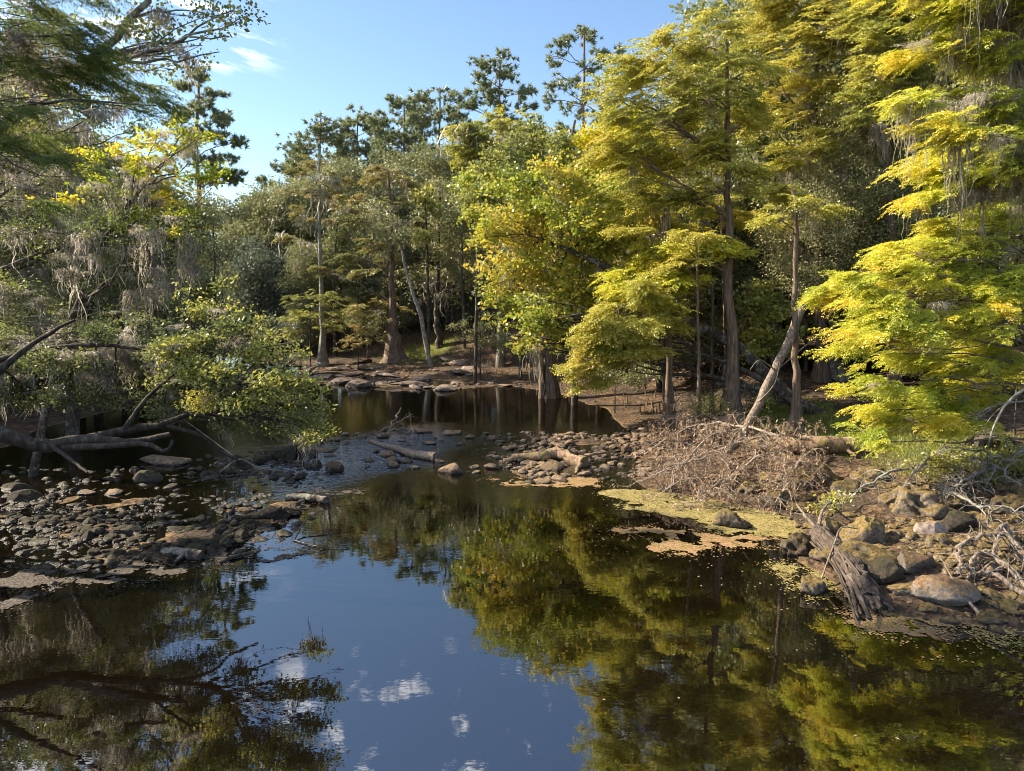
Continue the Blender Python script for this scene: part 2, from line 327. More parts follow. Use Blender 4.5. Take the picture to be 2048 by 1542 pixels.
def rockmat(name, stone, moss, mlo=.35, mhi=.75, rough=.85, wet=True):
    m, t, out = mat(name); l = t.links.new
    tc = NN(t, 'ShaderNodeTexCoord'); ge = NN(t, 'ShaderNodeNewGeometry'); oi = NN(t, 'ShaderNodeObjectInfo')
    n = NN(t, 'ShaderNodeTexNoise', Scale=3.5, Detail=8., Roughness=.7); l(ge.outputs['Position'], n.inputs['Vector'])
    n2 = NN(t, 'ShaderNodeTexNoise', Scale=14., Detail=6., Roughness=.75); l(ge.outputs['Position'], n2.inputs['Vector'])
    v = NN(t, 'ShaderNodeTexVoronoi', Scale=7.); l(ge.outputs['Position'], v.inputs['Vector'])
    c = ramp(t, M(t, 'ADD', M(t, 'MULTIPLY', n.outputs[0], .6), M(t, 'MULTIPLY', n2.outputs[0], .4)), stone)
    s = NN(t, 'ShaderNodeSeparateXYZ'); l(ge.outputs['Normal'], s.inputs[0])
    k = MR(t, M(t, 'ADD', s.outputs[2], M(t, 'MULTIPLY', M(t, 'SUBTRACT', n.outputs[0], .5), 1.6)), mlo, mhi)
    mc = ramp(t, n2.outputs[0], moss)
    mx = NN(t, 'ShaderNodeMix', data_type='RGBA'); l(k, mx.inputs[0]); l(c, mx.inputs[6]); l(mc, mx.inputs[7]); c = mx.outputs[2]
    hv = NN(t, 'ShaderNodeHueSaturation'); l(MR(t, oi.outputs['Random'], 0, 1, .65, 1.35), hv.inputs['Value']); l(c, hv.inputs['Color']); c = hv.outputs[0]
    p = NN(t, 'ShaderNodeBsdfPrincipled', Roughness=rough)
    if wet:   # damp ring just above the water line
        sp_ = NN(t, 'ShaderNodeSeparateXYZ'); l(ge.outputs['Position'], sp_.inputs[0]); wz = MR(t, M(t, 'ADD', sp_.outputs[2], M(t, 'MULTIPLY', n2.outputs[0], .04)), .05, .11)
        mw = NN(t, 'ShaderNodeMix', data_type='RGBA'); l(wz, mw.inputs[0]); mw.inputs[6].default_value = (.03, .024, .018, 1); l(c, mw.inputs[7]); c = mw.outputs[2]
        l(MR(t, wz, 0, 1, .3, rough), p.inputs['Roughness'])
    l(c, p.inputs['Base Color']); p.inputs['Specular IOR Level'].default_value = .3
    h = M(t, 'ADD', n2.outputs[0], M(t, 'MULTIPLY', v.outputs['Distance'], .5)); l(bump(t, h, .9, .05), p.inputs['Normal'])
    l(p.outputs[0], out.inputs[0]); return m
MR_ = {
 'boulder': rockmat('mossy_limestone', [(.35, (.03, .025, .02)), (.5, (.11, .09, .07)), (.66, (.26, .22, .17))], [(.36, (.035, .028, .01)), (.52, (.13, .09, .03)), (.7, (.22, .155, .075))], .15, .8),
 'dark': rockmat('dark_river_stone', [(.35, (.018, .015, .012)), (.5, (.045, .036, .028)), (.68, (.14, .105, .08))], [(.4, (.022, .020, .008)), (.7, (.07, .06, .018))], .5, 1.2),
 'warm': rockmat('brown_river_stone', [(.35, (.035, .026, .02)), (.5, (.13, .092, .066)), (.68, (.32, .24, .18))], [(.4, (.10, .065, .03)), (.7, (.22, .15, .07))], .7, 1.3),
 'rusty': rockmat('rusty_capped_stone', [(.35, (.06, .052, .045)), (.5, (.17, .15, .13)), (.68, (.33, .30, .26))], [(.38, (.06, .042, .022)), (.55, (.17, .105, .055)), (.72, (.29, .20, .125))], .2, .85),
 'far': rockmat('flat_ledge_stone', [(.35, (.06, .048, .042)), (.5, (.18, .145, .125)), (.68, (.34, .28, .24))], [(.4, (.13, .07, .035)), (.7, (.22, .13, .07))], .75, 1.3),
}
# ------------------------------------------------------------------ ground and water
def groundmat():
    m, t, out = mat('bank_soil_and_leaf_litter'); l = t.links.new
    ge = NN(t, 'ShaderNodeNewGeometry'); a = NN(t, 'ShaderNodeAttribute', attribute_name='var')
    n = NN(t, 'ShaderNodeTexNoise', Scale=.6, Detail=8., Roughness=.65); l(ge.outputs['Position'], n.inputs['Vector'])
    v = NN(t, 'ShaderNodeTexVoronoi', Scale=9.); l(ge.outputs['Position'], v.inputs['Vector'])
    n2 = NN(t, 'ShaderNodeTexNoise', Scale=11., Detail=5., Roughness=.7); l(ge.outputs['Position'], n2.inputs['Vector'])
    lit = ramp(t, v.outputs['Color'], [(.1, (.03, .021, .014)), (.5, (.085, .056, .035)), (.9, (.19, .125, .08))])
    soil = ramp(t, n2.outputs[0], [(.3, (.022, .017, .013)), (.7, (.085, .066, .05))])
    mx = NN(t, 'ShaderNodeMix', data_type='RGBA'); l(MR(t, n.outputs[0], .4, .58), mx.inputs[0]); l(soil, mx.inputs[6]); l(lit, mx.inputs[7])
    gr = ramp(t, n2.outputs[0], [(.3, (.055, .07, .018)), (.7, (.17, .17, .045))])
    mg = NN(t, 'ShaderNodeMix', data_type='RGBA'); l(MR(t, M(t, 'ADD', a.outputs['Fac'], M(t, 'MULTIPLY', M(t, 'SUBTRACT', n.outputs[0], .5), 1.2)), .4, .75), mg.inputs[0]); l(mx.outputs[2], mg.inputs[6]); l(gr, mg.inputs[7])
    # river bed: brown gravel and silt
    s = NN(t, 'ShaderNodeSeparateXYZ'); l(ge.outputs['Position'], s.inputs[0])
    vb = NN(t, 'ShaderNodeTexVoronoi', Scale=3.2); l(ge.outputs['Position'], vb.inputs['Vector'])
    bed = ramp(t, M(t, 'ADD', M(t, 'MULTIPLY', vb.outputs['Distance'], .5), M(t, 'MULTIPLY', n2.outputs[0], .6)), [(.25, (.06, .04, .02)), (.5, (.19, .125, .055)), (.8, (.40, .28, .13))])
    mw = NN(t, 'ShaderNodeMix', data_type='RGBA'); l(MR(t, s.outputs[2], -.03, .03), mw.inputs[0]); l(bed, mw.inputs[6]); l(mg.outputs[2], mw.inputs[7])
    p = NN(t, 'ShaderNodeBsdfPrincipled', Roughness=.95); p.inputs['Specular IOR Level'].default_value = .15; l(mw.outputs[2], p.inputs['Base Color'])
    l(bump(t, M(t, 'ADD', n2.outputs[0], v.outputs['Distance']), .8, .05), p.inputs['Normal']); l(p.outputs[0], out.inputs[0]); return m
def watermat():
    m, t, out = mat('tannin_brown_water'); l = t.links.new
    ge = NN(t, 'ShaderNodeNewGeometry'); a = NN(t, 'ShaderNodeAttribute', attribute_name='var')
    mp = NN(t, 'ShaderNodeMapping'); mp.inputs['Scale'].default_value = (1, 1.6, 1); l(ge.outputs['Position'], mp.inputs[0])
    n = NN(t, 'ShaderNodeTexNoise', Scale=2.6, Detail=1., Roughness=.5); l(mp.outputs[0], n.inputs['Vector'])
    n2 = NN(t, 'ShaderNodeTexNoise', Scale=9., Detail=1., Roughness=.5); l(mp.outputs[0], n2.inputs['Vector'])
    n3 = NN(t, 'ShaderNodeTexNoise', Scale=.35, Detail=2.); l(mp.outputs[0], n3.inputs['Vector'])
    calm = M(t, 'MULTIPLY', M(t, 'ADD', M(t, 'MULTIPLY', n.outputs[0], .0012), M(t, 'MULTIPLY', n2.outputs[0], .0004)), MR(t, n3.outputs[0], .35, .65, .35, 1.))
    riff = M(t, 'MULTIPLY', M(t, 'ADD', M(t, 'MULTIPLY', n.outputs[0], .045), M(t, 'MULTIPLY', n2.outputs[0], .05)), a.outputs['Fac'])
    h = M(t, 'ADD', calm, riff); b = NN(t, 'ShaderNodeBump', Strength=1., Distance=1.); l(h, b.inputs['Height'])
    fr = NN(t, 'ShaderNodeFresnel', IOR=3.4); l(b.outputs[0], fr.inputs['Normal'])
    g = NN(t, 'ShaderNodeBsdfGlossy', Roughness=.015); l(b.outputs[0], g.inputs['Normal'])
    tr = NN(t, 'ShaderNodeBsdfTransparent'); tr.inputs[0].default_value = (.42, .28, .10, 1)
    df = NN(t, 'ShaderNodeBsdfDiffuse'); df.inputs[0].default_value = (.011, .008, .004, 1)
    mb = NN(t, 'ShaderNodeMixShader'); mb.inputs[0].default_value = .35; l(tr.outputs[0], mb.inputs[1]); l(df.outputs[0], mb.inputs[2])
    mx = NN(t, 'ShaderNodeMixShader'); l(fr.outputs[0], mx.inputs[0]); l(mb.outputs[0], mx.inputs[1]); l(g.outputs[0], mx.inputs[2]); l(mx.outputs[0], out.inputs[0]); return m
def grid(xs, ys):
    X, Y = np.meshgrid(xs, ys); nx, ny = len(xs), len(ys); i = np.arange(nx-1)[None]+np.arange(ny-1)[:, None]*nx
    return X.ravel(), Y.ravel(), np.stack([i, i+1, i+1+nx, i+nx], -1).reshape(-1, 4)
def axis(*seg): return np.unique(np.round(np.concatenate([np.arange(a, b, s) for a, b, s in seg]), 4))
gx, gy, gq = grid(axis((-320, -60, 20), (-60, -26, 2), (-26, 24, .28), (24, 60, 2), (60, 321, 20)), axis((-60, 4, 4), (4, 50, .28), (50, 80, .8), (80, 120, 4), (120, 500, 20)))
GRASS = [gp(1640, 850, .8)[:2], gp(1730, 880, .8)[:2], gp(1880, 900, .9)[:2], gp(1560, 830, .8)[:2], np.array([-15.2, 18.5]), at(850, 650, 62)[:2]]
gv = np.zeros_like(gx)
for c, r in zip(GRASS, (3.2, 2.6, 3.0, 2., 1.6, 3.5)): gv = np.maximum(gv, np.clip(1.2-np.hypot(gx-c[0], gy-c[1])/r, 0, 1))
mb = MB(); mb.add(np.stack([gx, gy, ground(gx, gy)], -1), q=gq, a=gv); mb.obj('ground', groundmat(), smooth=True, kind='structure')
wx, wy, wq = grid(axis((-70, -24, 4), (-24, 20, .5), (20, 40, 4)), axis((-14, 10, 2), (10, 50, .5), (50, 90, 4)))
RIFF = G((560, 925), (640, 890), (780, 855), (880, 850), (960, 880), (900, 900), (860, 930), (740, 945), (620, 980), (600, 960))
rv = np.clip(.5-sdf(RIFF, wx, wy)/3., 0, 1)**1.5; rv = np.maximum(rv, .18*np.clip(1-sdf(SHOAL_C, wx, wy)/3, 0, 1)); rv = np.maximum(rv, .06*np.clip((wy-22)/6, 0, 1)*np.clip((-wx-3)/5, 0, 1)*np.clip((42-wy)/10, 0, 1))
rv = np.maximum(rv, .03*np.clip((wy-28)/8, 0, 1))
mb = MB(); mb.add(np.stack([wx, wy, np.zeros_like(wx)], -1), q=wq, a=rv); mb.obj('river_water', watermat(), smooth=True, kind='structure')
# ------------------------------------------------------------------ trees
def trunk_tube(mb, rng, pts, r0, r1, n=16, k=10, flare=0., lump=.08, fl_h=.22, flutes=7):
    P = smoothpath(pts, n); t = np.linspace(0, 1, n); L_ = np.linalg.norm(np.diff(P, axis=0), axis=1).sum()
    P[1:-1] += rng.normal(size=(n-2, 3))*np.array([1, 1, .2])*r0*.18
    R_ = r0+(r1-r0)*t**.8
    kk = k if not flare else max(k, flutes*3)
    T = unit(np.gradient(P, axis=0)); ref = np.array([1., 0, 0]) if abs(T[0, 2]) > .6 else np.array([0, 0, 1.])
    A = unit(np.cross(T, ref)); B = np.cross(T, A); an = np.arange(kk)*2*math.pi/kk
    V = []
    for i in range(n):
        f = flare*math.exp(-(t[i]*L_)/(fl_h*4.5)) if flare else 0
        rr = R_[i]*(1+f*(1+.5*np.cos(an*flutes+rng.uniform(-.3, .3)+i*.05)))*(1+rng.normal(0, lump*.5, kk))
        V.append(P[i]+rr[:, None]*(A[i]*np.cos(an)[:, None]+B[i]*np.sin(an)[:, None]))
    V = np.array(V).reshape(-1, 3); q = [(i*kk+a, i*kk+(a+1) % kk, (i+1)*kk+(a+1) % kk, (i+1)*kk+a) for i in range(n-1) for a in range(kk)]
    mb.add(V, q=q); e = len(V)-kk
    mb.add(np.vstack([V[e:], P[-1:]]), t=[(a, (a+1) % kk, kk) for a in range(kk)])
    mb.add(np.vstack([V[:kk], P[:1]]), t=[(a, (a+1) % kk, kk) for a in range(kk)])
    return P, R_
def foliage(rng, P, R_, blobs, sp_, leafkey, den, moss=0., mosslen=1.2, mb=None, crown=None, mm=None, vbase=.5, vsp=.16, rise=.5, rmin=.006, lsc=1., bg=False, tipvar=0., lr=1.):
    """limbs from the trunk path P to every blob (centre, radii), sprays of leaves round the twig ends, moss strands below"""
    n = len(P); prot = PR[sp_]
    for (c, r) in blobs:
        c = np.asarray(c, float); r = np.asarray(r, float)
        hd = np.linalg.norm((c-P)[:, :2], axis=1); zt = c[2]-hd*rise
        i = int(np.argmin(np.abs(P[:, 2]-zt)+hd*.35)); i = min(max(i, 1), n-1)
        A = P[i]; D = c-A; ln = np.linalg.norm(D)
        ctrl = A+D*.45+np.array([0, 0, ln*.10])+rng.normal(size=3)*ln*.06
        t = np.linspace(0, 1, 9)[:, None]; tip = c+unit(D)*r.mean()*.45
        limb = A*(1-t)**2+ctrl*2*t*(1-t)+tip*t**2; limb[1:-1] += rng.normal(size=(7, 3))*ln*.016
        rl = lr*min(R_[i]*.55, .012+ln*.011+r.mean()*.012); tubes(mb, limb, (rl*(1-t[:, 0]*.8)), 6)
        area = math.pi*(r[0]*r[2]+r[1]*r[2]+r[0]*r[1])/3
        N = max(3, int(area*den*(DENBG if bg else DEN))); 
        ns = max(4, int(N/(11 if not bg else 8))); u = unit(rng.normal(size=(ns, 3)))*(rng.random((ns, 1))**.5)*rng.uniform(.75, 1.28, (ns, 1)); cs_ = u[rng.integers(0, ns, N)]; fl = .13 if sp_.startswith('cyp') else .22
        tw = c+(cs_+rng.normal(size=(N, 3))*np.array([.22, .22, fl]))*r
        # knock holes so the outline is uneven
        keep = noise3(tw+50, max(r.mean()*.7, .35), 2)+rng.normal(0, .03, N) > .37; tw = tw[keep]; N = len(tw)
        if N == 0: continue
        ti = rng.uniform(.35, 1, N); li = (ti*8).astype(int).clip(0, 7); f = (ti*8-li)[:, None]; st = limb[li]*(1-f)+limb[li+1]*f
        nb = max(2, int(N*((.45 if sp_ == 'oaknear' else .07 if sp_ == 'cypnear' else .16) if not bg else .04))); s2 = slice(0, nb)
        tt = np.linspace(0, 1, 5)[None, :, None]; a = st[s2][:, None]; b = tw[s2][:, None]; mid = (a+b)/2+rng.normal(size=(nb, 1, 3))*.12*np.linalg.norm(b-a, axis=-1, keepdims=True)
        pth = a*(1-tt)**2+mid*2*tt*(1-tt)+b*tt**2; rr = np.maximum(rl*.32*(1-tt[:, :, 0]*.8), rmin); tubes(mb, pth, np.broadcast_to(rr, (nb, 5)), 4)
        out = unit((tw-A)*np.array([1, 1, .25])+rng.normal(size=(N, 3))*.5*np.linalg.norm(D)*.3)
        if sp_.startswith('cyp'): rot = rotmats(rng, N, unit(unit(out)*np.array([1, 1, .35])+rng.normal(size=(N, 3))*.35*np.array([1, 1, .35])), .45); s = rng.uniform(.65, 1.15, N)*lsc
        elif sp_.startswith('pine'): rot = rotmats(rng, N, unit(out+np.array([0, 0, .5]))); s = rng.uniform(.7, 1.2, N)*lsc
        else: rot = rotmats(rng, N, unit(out*np.array([1, 1, .3])), .6); s = rng.uniform(.75, 1.3, N)*lsc
        v = vbase+rng.normal(0, vsp)*.6+rng.normal(0, vsp*.6, N)
        if tipvar: v = v-tipvar*np.clip(((tw-c)@unit(D*np.array([1, 1, .3])))/r.mean(), -1, 1)
        scatter(crown, rng, prot, tw, rot, s, v)
        if moss:
            Mn = int(N*moss*rng.uniform(.3, 1.5)); 
            if Mn:
                M0 = Mn; Mn = max(1, M0//3)
                k = rng.integers(0, N, Mn); pp = tw[k]*.6+st[k]*.4+np.array([0, 0, -.05]); low = (rng.random(Mn) < .5)
                pp[low] = limb[rng.integers(2, 9, low.sum())]+rng.normal(size=(low.sum(), 3))*np.array([.12, .12, .02])
                ls = mosslen*rng.gamma(2.2, .38, Mn).clip(.2, 2.2); of = rng.normal(size=(Mn, 5, 3))*np.array([.13, .13, .04])*(1 if not bg else 1.8); of[:, 0] = 0
                pp = (pp[:, None]+of).reshape(-1, 3); ls = (ls[:, None]*np.exp(-np.linalg.norm(of, axis=2)/.16)*rng.uniform(.8, 1.1, (Mn, 5))).ravel().clip(.08, 3); Mn = len(pp); wd = (1+.7*ls)*(.8 if not bg else 1)
                scatter(mm, rng, MOSSBG if bg else MOSS, pp, rotmats(rng, Mn, np.stack([np.cos(ls*9), np.sin(ls*9), ls*0], -1), .05), np.stack([wd, wd, ls], -1), rng.uniform(.1, .9, Mn))
def B(Y, lst, dep=.8, jit=1.5, seed=0, tall=1.):
    """crown blobs from picture outlines: (px,py,rx,ry[,dY])"""
    g = np.random.default_rng(seed+int(Y*10)); out = []
    for b in lst:
        dY = b[4] if len(b) > 4 else g.uniform(-jit, jit)
        c = at(b[0], b[1], Y+dY); k = mpp(Y+dY); out.append((c, np.array([b[2]*k, dep*max(b[2], b[3])*k, b[3]*k*tall*g.uniform(1/max(tall, 1.05)**.5, max(tall, 1.05)**.5)])))
    return out
_tid = [100]; DEN = 3.2; DENBG = 3.8
def tree(name, label, cat, pts, r0, r1, blobs, sp_, leafkey, den, bark='oak', group=None, moss=0., flare=0., trunk_kw=None, extra=None, **kw):
    _tid[0] += 1; rng = np.random.default_rng(_tid[0]); base = np.array(pts[0])
    T = thing(name, base, label, cat, group); a, b, c = MB(), MB(), MB()
    P, R_ = trunk_tube(a, rng, pts, r0, r1, flare=flare, **(trunk_kw or {}))
    if extra:
        for e, ra, rb in extra: trunk_tube(a, rng, e, ra, rb, n=12, k=8)
    if blobs: foliage(rng, P, R_, blobs, sp_, leafkey, den, moss, mb=a, crown=b, mm=c, **kw)
    a.obj('trunk', MB_[bark], T, smooth=True)
    if b.n: b.obj('crown', ML[leafkey], T)
    if c.n: c.obj('hanging_moss', ML['moss'], T, kind='stuff')
    return T
def base(px, Y, py=None):
    """trunk foot on the ground at picture column px and distance Y"""
    x = at(px, py or 800, Y)[0]; return np.array([x, Y, gz(x, Y)-.12])
def up(p, *offs):
    """trunk path: foot p then picture points (px,py[,Y])"""
    return [p]+[at(o[0], o[1], o[2] if len(o) > 2 else p[1]) for o in offs]
# --- right bank
tree('cypress_tree', 'tall straight bald cypress with bare lower trunk and olive yellow crown behind the brush pile', 'tree',
     up(base(1466, 31), (1461, 600), (1456, 330), (1452, 60)), .30, .05,
     B(31, [(1290, 130, 75, 45), (1400, 95, 80, 40), (1480, 150, 60, 50), (1345, 95, 60, 35), (1225, 190, 50, 50), (1280, 225, 85, 60), (1385, 200, 85, 60), (1500, 240, 50, 50), (1330, 310, 100, 55), (1435, 300, 60, 60), (1240, 310, 60, 50), (1500, 340, 45, 45), (1300, 390, 85, 35), (1400, 385, 60, 35), (1270, 465, 55, 25), (1450, 40, 50, 40)]),
     'cyp', 'cyp', 8.5, 'cyp', moss=.05, flare=.75, vbase=.52)
tree('cypress_tree', 'bright yellow cypress sapling boughs reaching left from tall straight trunk', 'tree',
     up(base(1425, 32.5), (1424, 700), (1422, 560), (1405, 440)), .10, .03,
     B(31.5, [(1400, 487, 60, 20), (1350, 508, 65, 22), (1300, 540, 55, 22), (1440, 500, 40, 18), (1250, 575, 50, 25), (1330, 560, 60, 22), (1275, 610, 55, 30)], jit=.6), 'cyp', 'lime', 26, 'cyp', vbase=.42, flare=.5)
tree('cypress_tree', 'slender cypress with feathery olive boughs drooping over the far pool edge', 'tree',
     up(base(1340, 30.5), (1336, 700), (1330, 560), (1300, 470)), .13, .04,
     B(29.5, [(1270, 660, 60, 40), (1330, 640, 50, 35), (1215, 690, 45, 40), (1165, 745, 28, 35), (1300, 590, 60, 35), (1205, 640, 40, 40), (1240, 720, 40, 22), (1310, 700, 30, 14), (1180, 700, 35, 35), (1160, 780, 18, 16), (1205, 760, 26, 18), (1255, 690, 50, 34)], jit=.6), 'cyp', 'cyp', 16, 'cyp', vbase=.50, flare=.7, rise=-.35)
tree('maple_tree', 'leaning dark trunked maple arching left with broad yellow green crown over the far pool', 'tree',
     [base(1640, 31, 840), at(1570, 790, 31), at(1480, 695, 31.5), at(1372, 640, 32), at(1260, 560, 33), at(1150, 505, 34), at(1080, 480, 35)], .33, .10,
     B(34.5, [(1000, 420, 50, 45), (1075, 380, 75, 55), (1055, 465, 85, 50), (1150, 445, 80, 55), (1025, 550, 65, 50), (1115, 550, 85, 50), (1215, 480, 70, 55), (1060, 640, 80, 40), (1150, 610, 75, 45), (1000, 615, 38, 35), (1225, 400, 60, 50), (1120, 360, 60, 40), (1215, 560, 60, 45), (980, 480, 35, 45), (1120, 680, 45, 22), (1030, 685, 45, 16), (1170, 520, 70, 40), (1280, 440, 45, 50)]),
     'maple', 'maple', 9, 'dark', moss=.05, vbase=.45, vsp=.30, rise=.3)
tree('maple_tree', 'pale olive topped maple rising behind the leaning maple crown', 'tree',
     up(base(1150, 40), (1145, 500), (1130, 330)), .22, .06,
     B(40, [(985, 350, 40, 40), (1050, 335, 60, 45), (1120, 320, 60, 45), (960, 400, 35, 35), (1060, 280, 45, 30), (1160, 380, 60, 50), (1080, 410, 60, 40)]), 'maple', 'shrub', 11, 'dark', moss=.15, vbase=.40)
tree('cypress_tree', 'buttressed double trunk cypress with golden crown at the bend of the far pool', 'tree',
     up(base(1100, 43, 770), (1098, 640), (1110, 480), (1150, 240)), .27, .07,
     B(40, [(1160, 330, 50, 50), (1215, 330, 60, 55), (1185, 270, 45, 35), (1240, 270, 55, 45), (1230, 390, 60, 40), (1290, 330, 60, 60), (1180, 420, 50, 50)]), 'maple', 'gold', 11, 'cyp', moss=.08, flare=1.3, vbase=.40, trunk_kw=dict(fl_h=.5),
     extra=[([base(1082, 42.6, 770), at(1080, 640, 43), at(1060, 520, 43)], .20, .06)])
tree('cypress_tree', 'yellow cypress with a twig nest near its top and moss on its boughs', 'tree',
     up(base(1640, 36), (1636, 500), (1630, 250), (1640, -60)), .26, .06,
     B(35, [(1560, 50, 70, 45), (1640, 60, 80, 50), (1600, 130, 80, 50), (1690, 140, 60, 50), (1620, 210, 90, 50), (1700, 30, 60, 60), (1550, 150, 40, 40), (1570, 330, 45, 28), (1620, 290, 60, 40), (1590, 390, 42, 28), (1560, -20, 70, 45), (1650, -60, 90, 60), (1540, 240, 50, 30), (1600, 440, 30, 30)]),
     'cyp', 'cyp', 9, 'cyp', moss=.14, vbase=.38, flare=.6)
tree('oak_tree', 'grey green evergreen oak with glossy leaves behind the bare leaning trunk', 'tree',
     up(base(1664, 37), (1668, 700), (1665, 600), (1680, 400), (1720, 180)), .52, .12,
     B(34.5, [(1600, 500, 75, 60), (1680, 520, 75, 60), (1560, 460, 35, 35), (1640, 430, 80, 60), (1720, 450, 70, 60), (1580, 400, 50, 45), (1680, 350, 85, 60), (1750, 370, 65, 60), (1720, 270, 75, 60), (1780, 290, 60, 60), (1640, 310, 55, 45), (1760, 500, 60, 50), (1790, 210, 60, 55), (1730, 190, 60, 50), (1620, 555, 60, 35), (1800, 410, 60, 60)]),
     'oak', 'oak', 17, 'oak', moss=.03, flare=.45, vbase=.30, vsp=.22, trunk_kw=dict(flutes=5))
tree('oak_tree', 'dark evergreen oak filling the gap between the tall cypress and the nest tree', 'tree',
     up(base(1520, 42), (1525, 600), (1520, 300)), .30, .08,
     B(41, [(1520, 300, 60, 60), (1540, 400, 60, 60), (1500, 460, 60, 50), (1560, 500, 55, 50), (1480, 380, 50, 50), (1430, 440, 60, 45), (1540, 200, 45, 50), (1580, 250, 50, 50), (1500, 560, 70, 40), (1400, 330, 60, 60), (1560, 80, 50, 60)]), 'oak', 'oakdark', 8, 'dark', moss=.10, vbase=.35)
tree('cypress_tree', 'tall green cypress with moss filling the gap between nest tree and right edge', 'tree',
     up(base(1790, 33), (1785, 500), (1770, 250), (1775, -40)), .24, .06,
     B(32, [(1770, 20, 60, 50), (1800, 90, 55, 45), (1745, 130, 50, 40), (1790, 160, 55, 45), (1730, 60, 50, 45), (1720, 210, 45, 35), (1830, 40, 60, 60), (1790, 240, 50, 30), (1760, -60, 80, 60), (1840, 140, 40, 50)]), 'cyp', 'cyp', 9, 'cyp', moss=.2, vbase=.62, flare=.6)
tree('oak_tree', 'mossy oak top between the tall straight cypress and the nest tree', 'tree', up(base(1550, 39), (1545, 500), (1530, 200)), .28, .08,
     B(38, [(1520, 130, 50, 40), (1500, 190, 45, 36), (1560, 210, 50, 40), (1480, 90, 40, 30), (1530, 270, 50, 36), (1590, 330, 50, 40), (1500, 400, 50, 36), (1550, 450, 50, 40)]), 'maplebg', 'shrub', 5, 'dark', moss=.35, vbase=.6)
tree('cypress_tree', 'near yellow cypress with tiered boughs and long pale moss at the right edge', 'tree',
     [base(2260, 19.5), at(2245, 500, 19.5), at(2220, 100, 19.5), at(2200, -300, 19.5)], .34, .10,
     B(19, [(1900, 25, 80, 26), (1990, 50, 80, 28), (1870, 95, 70, 20), (1960, 110, 80, 25), (2060, 120, 80, 30), (1850, 200, 60, 22), (1930, 190, 80, 25), (2020, 210, 80, 30), (1890, 265, 80, 24), (1980, 290, 80, 30), (1840, 205, 30, 14), (1900, 330, 75, 22), (1970, 350, 80, 25), (1870, 395, 60, 16), (2050, 340, 80, 40), (1840, 400, 30, 10), (2060, -10, 90, 40), (1950, -40, 90, 30), (1880, -60, 90, 30), (2080, 260, 60, 40), (1990, -120, 110, 40), (1900, -170, 100, 40)], jit=1.6, tall=1.12),
     'cypnear', 'lime', 26, 'cyp', moss=.6, mosslen=1.1, vbase=.53, vsp=.13, rise=.12, tipvar=.14, lr=.6)
tree('cypress_tree', 'near lime and orange cypress boughs sweeping low over the mossy boulders', 'tree',
     [base(2290, 20.5), at(2260, 800, 20.3), at(2180, 600, 20), at(2150, 430, 20)], .30, .09,
     B(19.8, [(1700, 580, 75, 24), (1780, 600, 80, 30), (1640, 590, 40, 14), (1870, 500, 80, 30), (1810, 520, 60, 22), (1950, 480, 80, 34), (1890, 445, 45, 22), (1880, 570, 90, 34), (1980, 560, 90, 34), (1740, 650, 80, 30), (1830, 650, 80, 34), (1690, 690, 50, 20), (1930, 640, 90, 36), (1800, 710, 80, 32), (1900, 720, 90, 36), (2010, 700, 70, 40), (1770, 770, 60, 28), (1850, 790, 80, 34), (1800, 835, 65, 26), (1740, 855, 35, 16), (1890, 830, 60, 24), (1770, 885, 32, 16), (2030, 620, 60, 40), (2000, 420, 70, 24), (1730, 545, 50, 16), (1960, 780, 70, 30), (1925, 850, 60, 25)], jit=1.5, tall=1.05),
     'cypnear', 'lime', 27, 'cyp', moss=.12, mosslen=.5, vbase=.57, vsp=.15, rise=.15, tipvar=.20, lr=.6)
for i, (px, Y, r, lab, top) in enumerate([(1336, 33, .15, 'dark slim trunk with flared foot just left of the tall straight cypress', 430), (1347, 31, .10, 'pale slim trunk standing close beside a darker one', 520), (1399, 29.5, .10, 'reddish slim trunk rising from the back of the brush pile', 470), (1592, 27.6, .19, 'straight dark trunk with split flared foot beside the bare leaning trunk', 380), (1446, 34, .09, 'thin trunk half hidden behind the tall straight cypress', 400), (1605, 40, .12, 'thin shaded trunk in front of the evergreen oak', 330)]):
    tree('cypress_tree', lab, 'tree', up(base(px, Y), (px-8+i*3, 700), (px-6, top)), r, r*.35, B(Y, [(px-20, top, 40, 30), (px+25, top+35, 35, 25), (px-35, top+60, 30, 20)]), 'cyp', 'cyp', 12, 'cyp', flare=.9, vbase=.45)
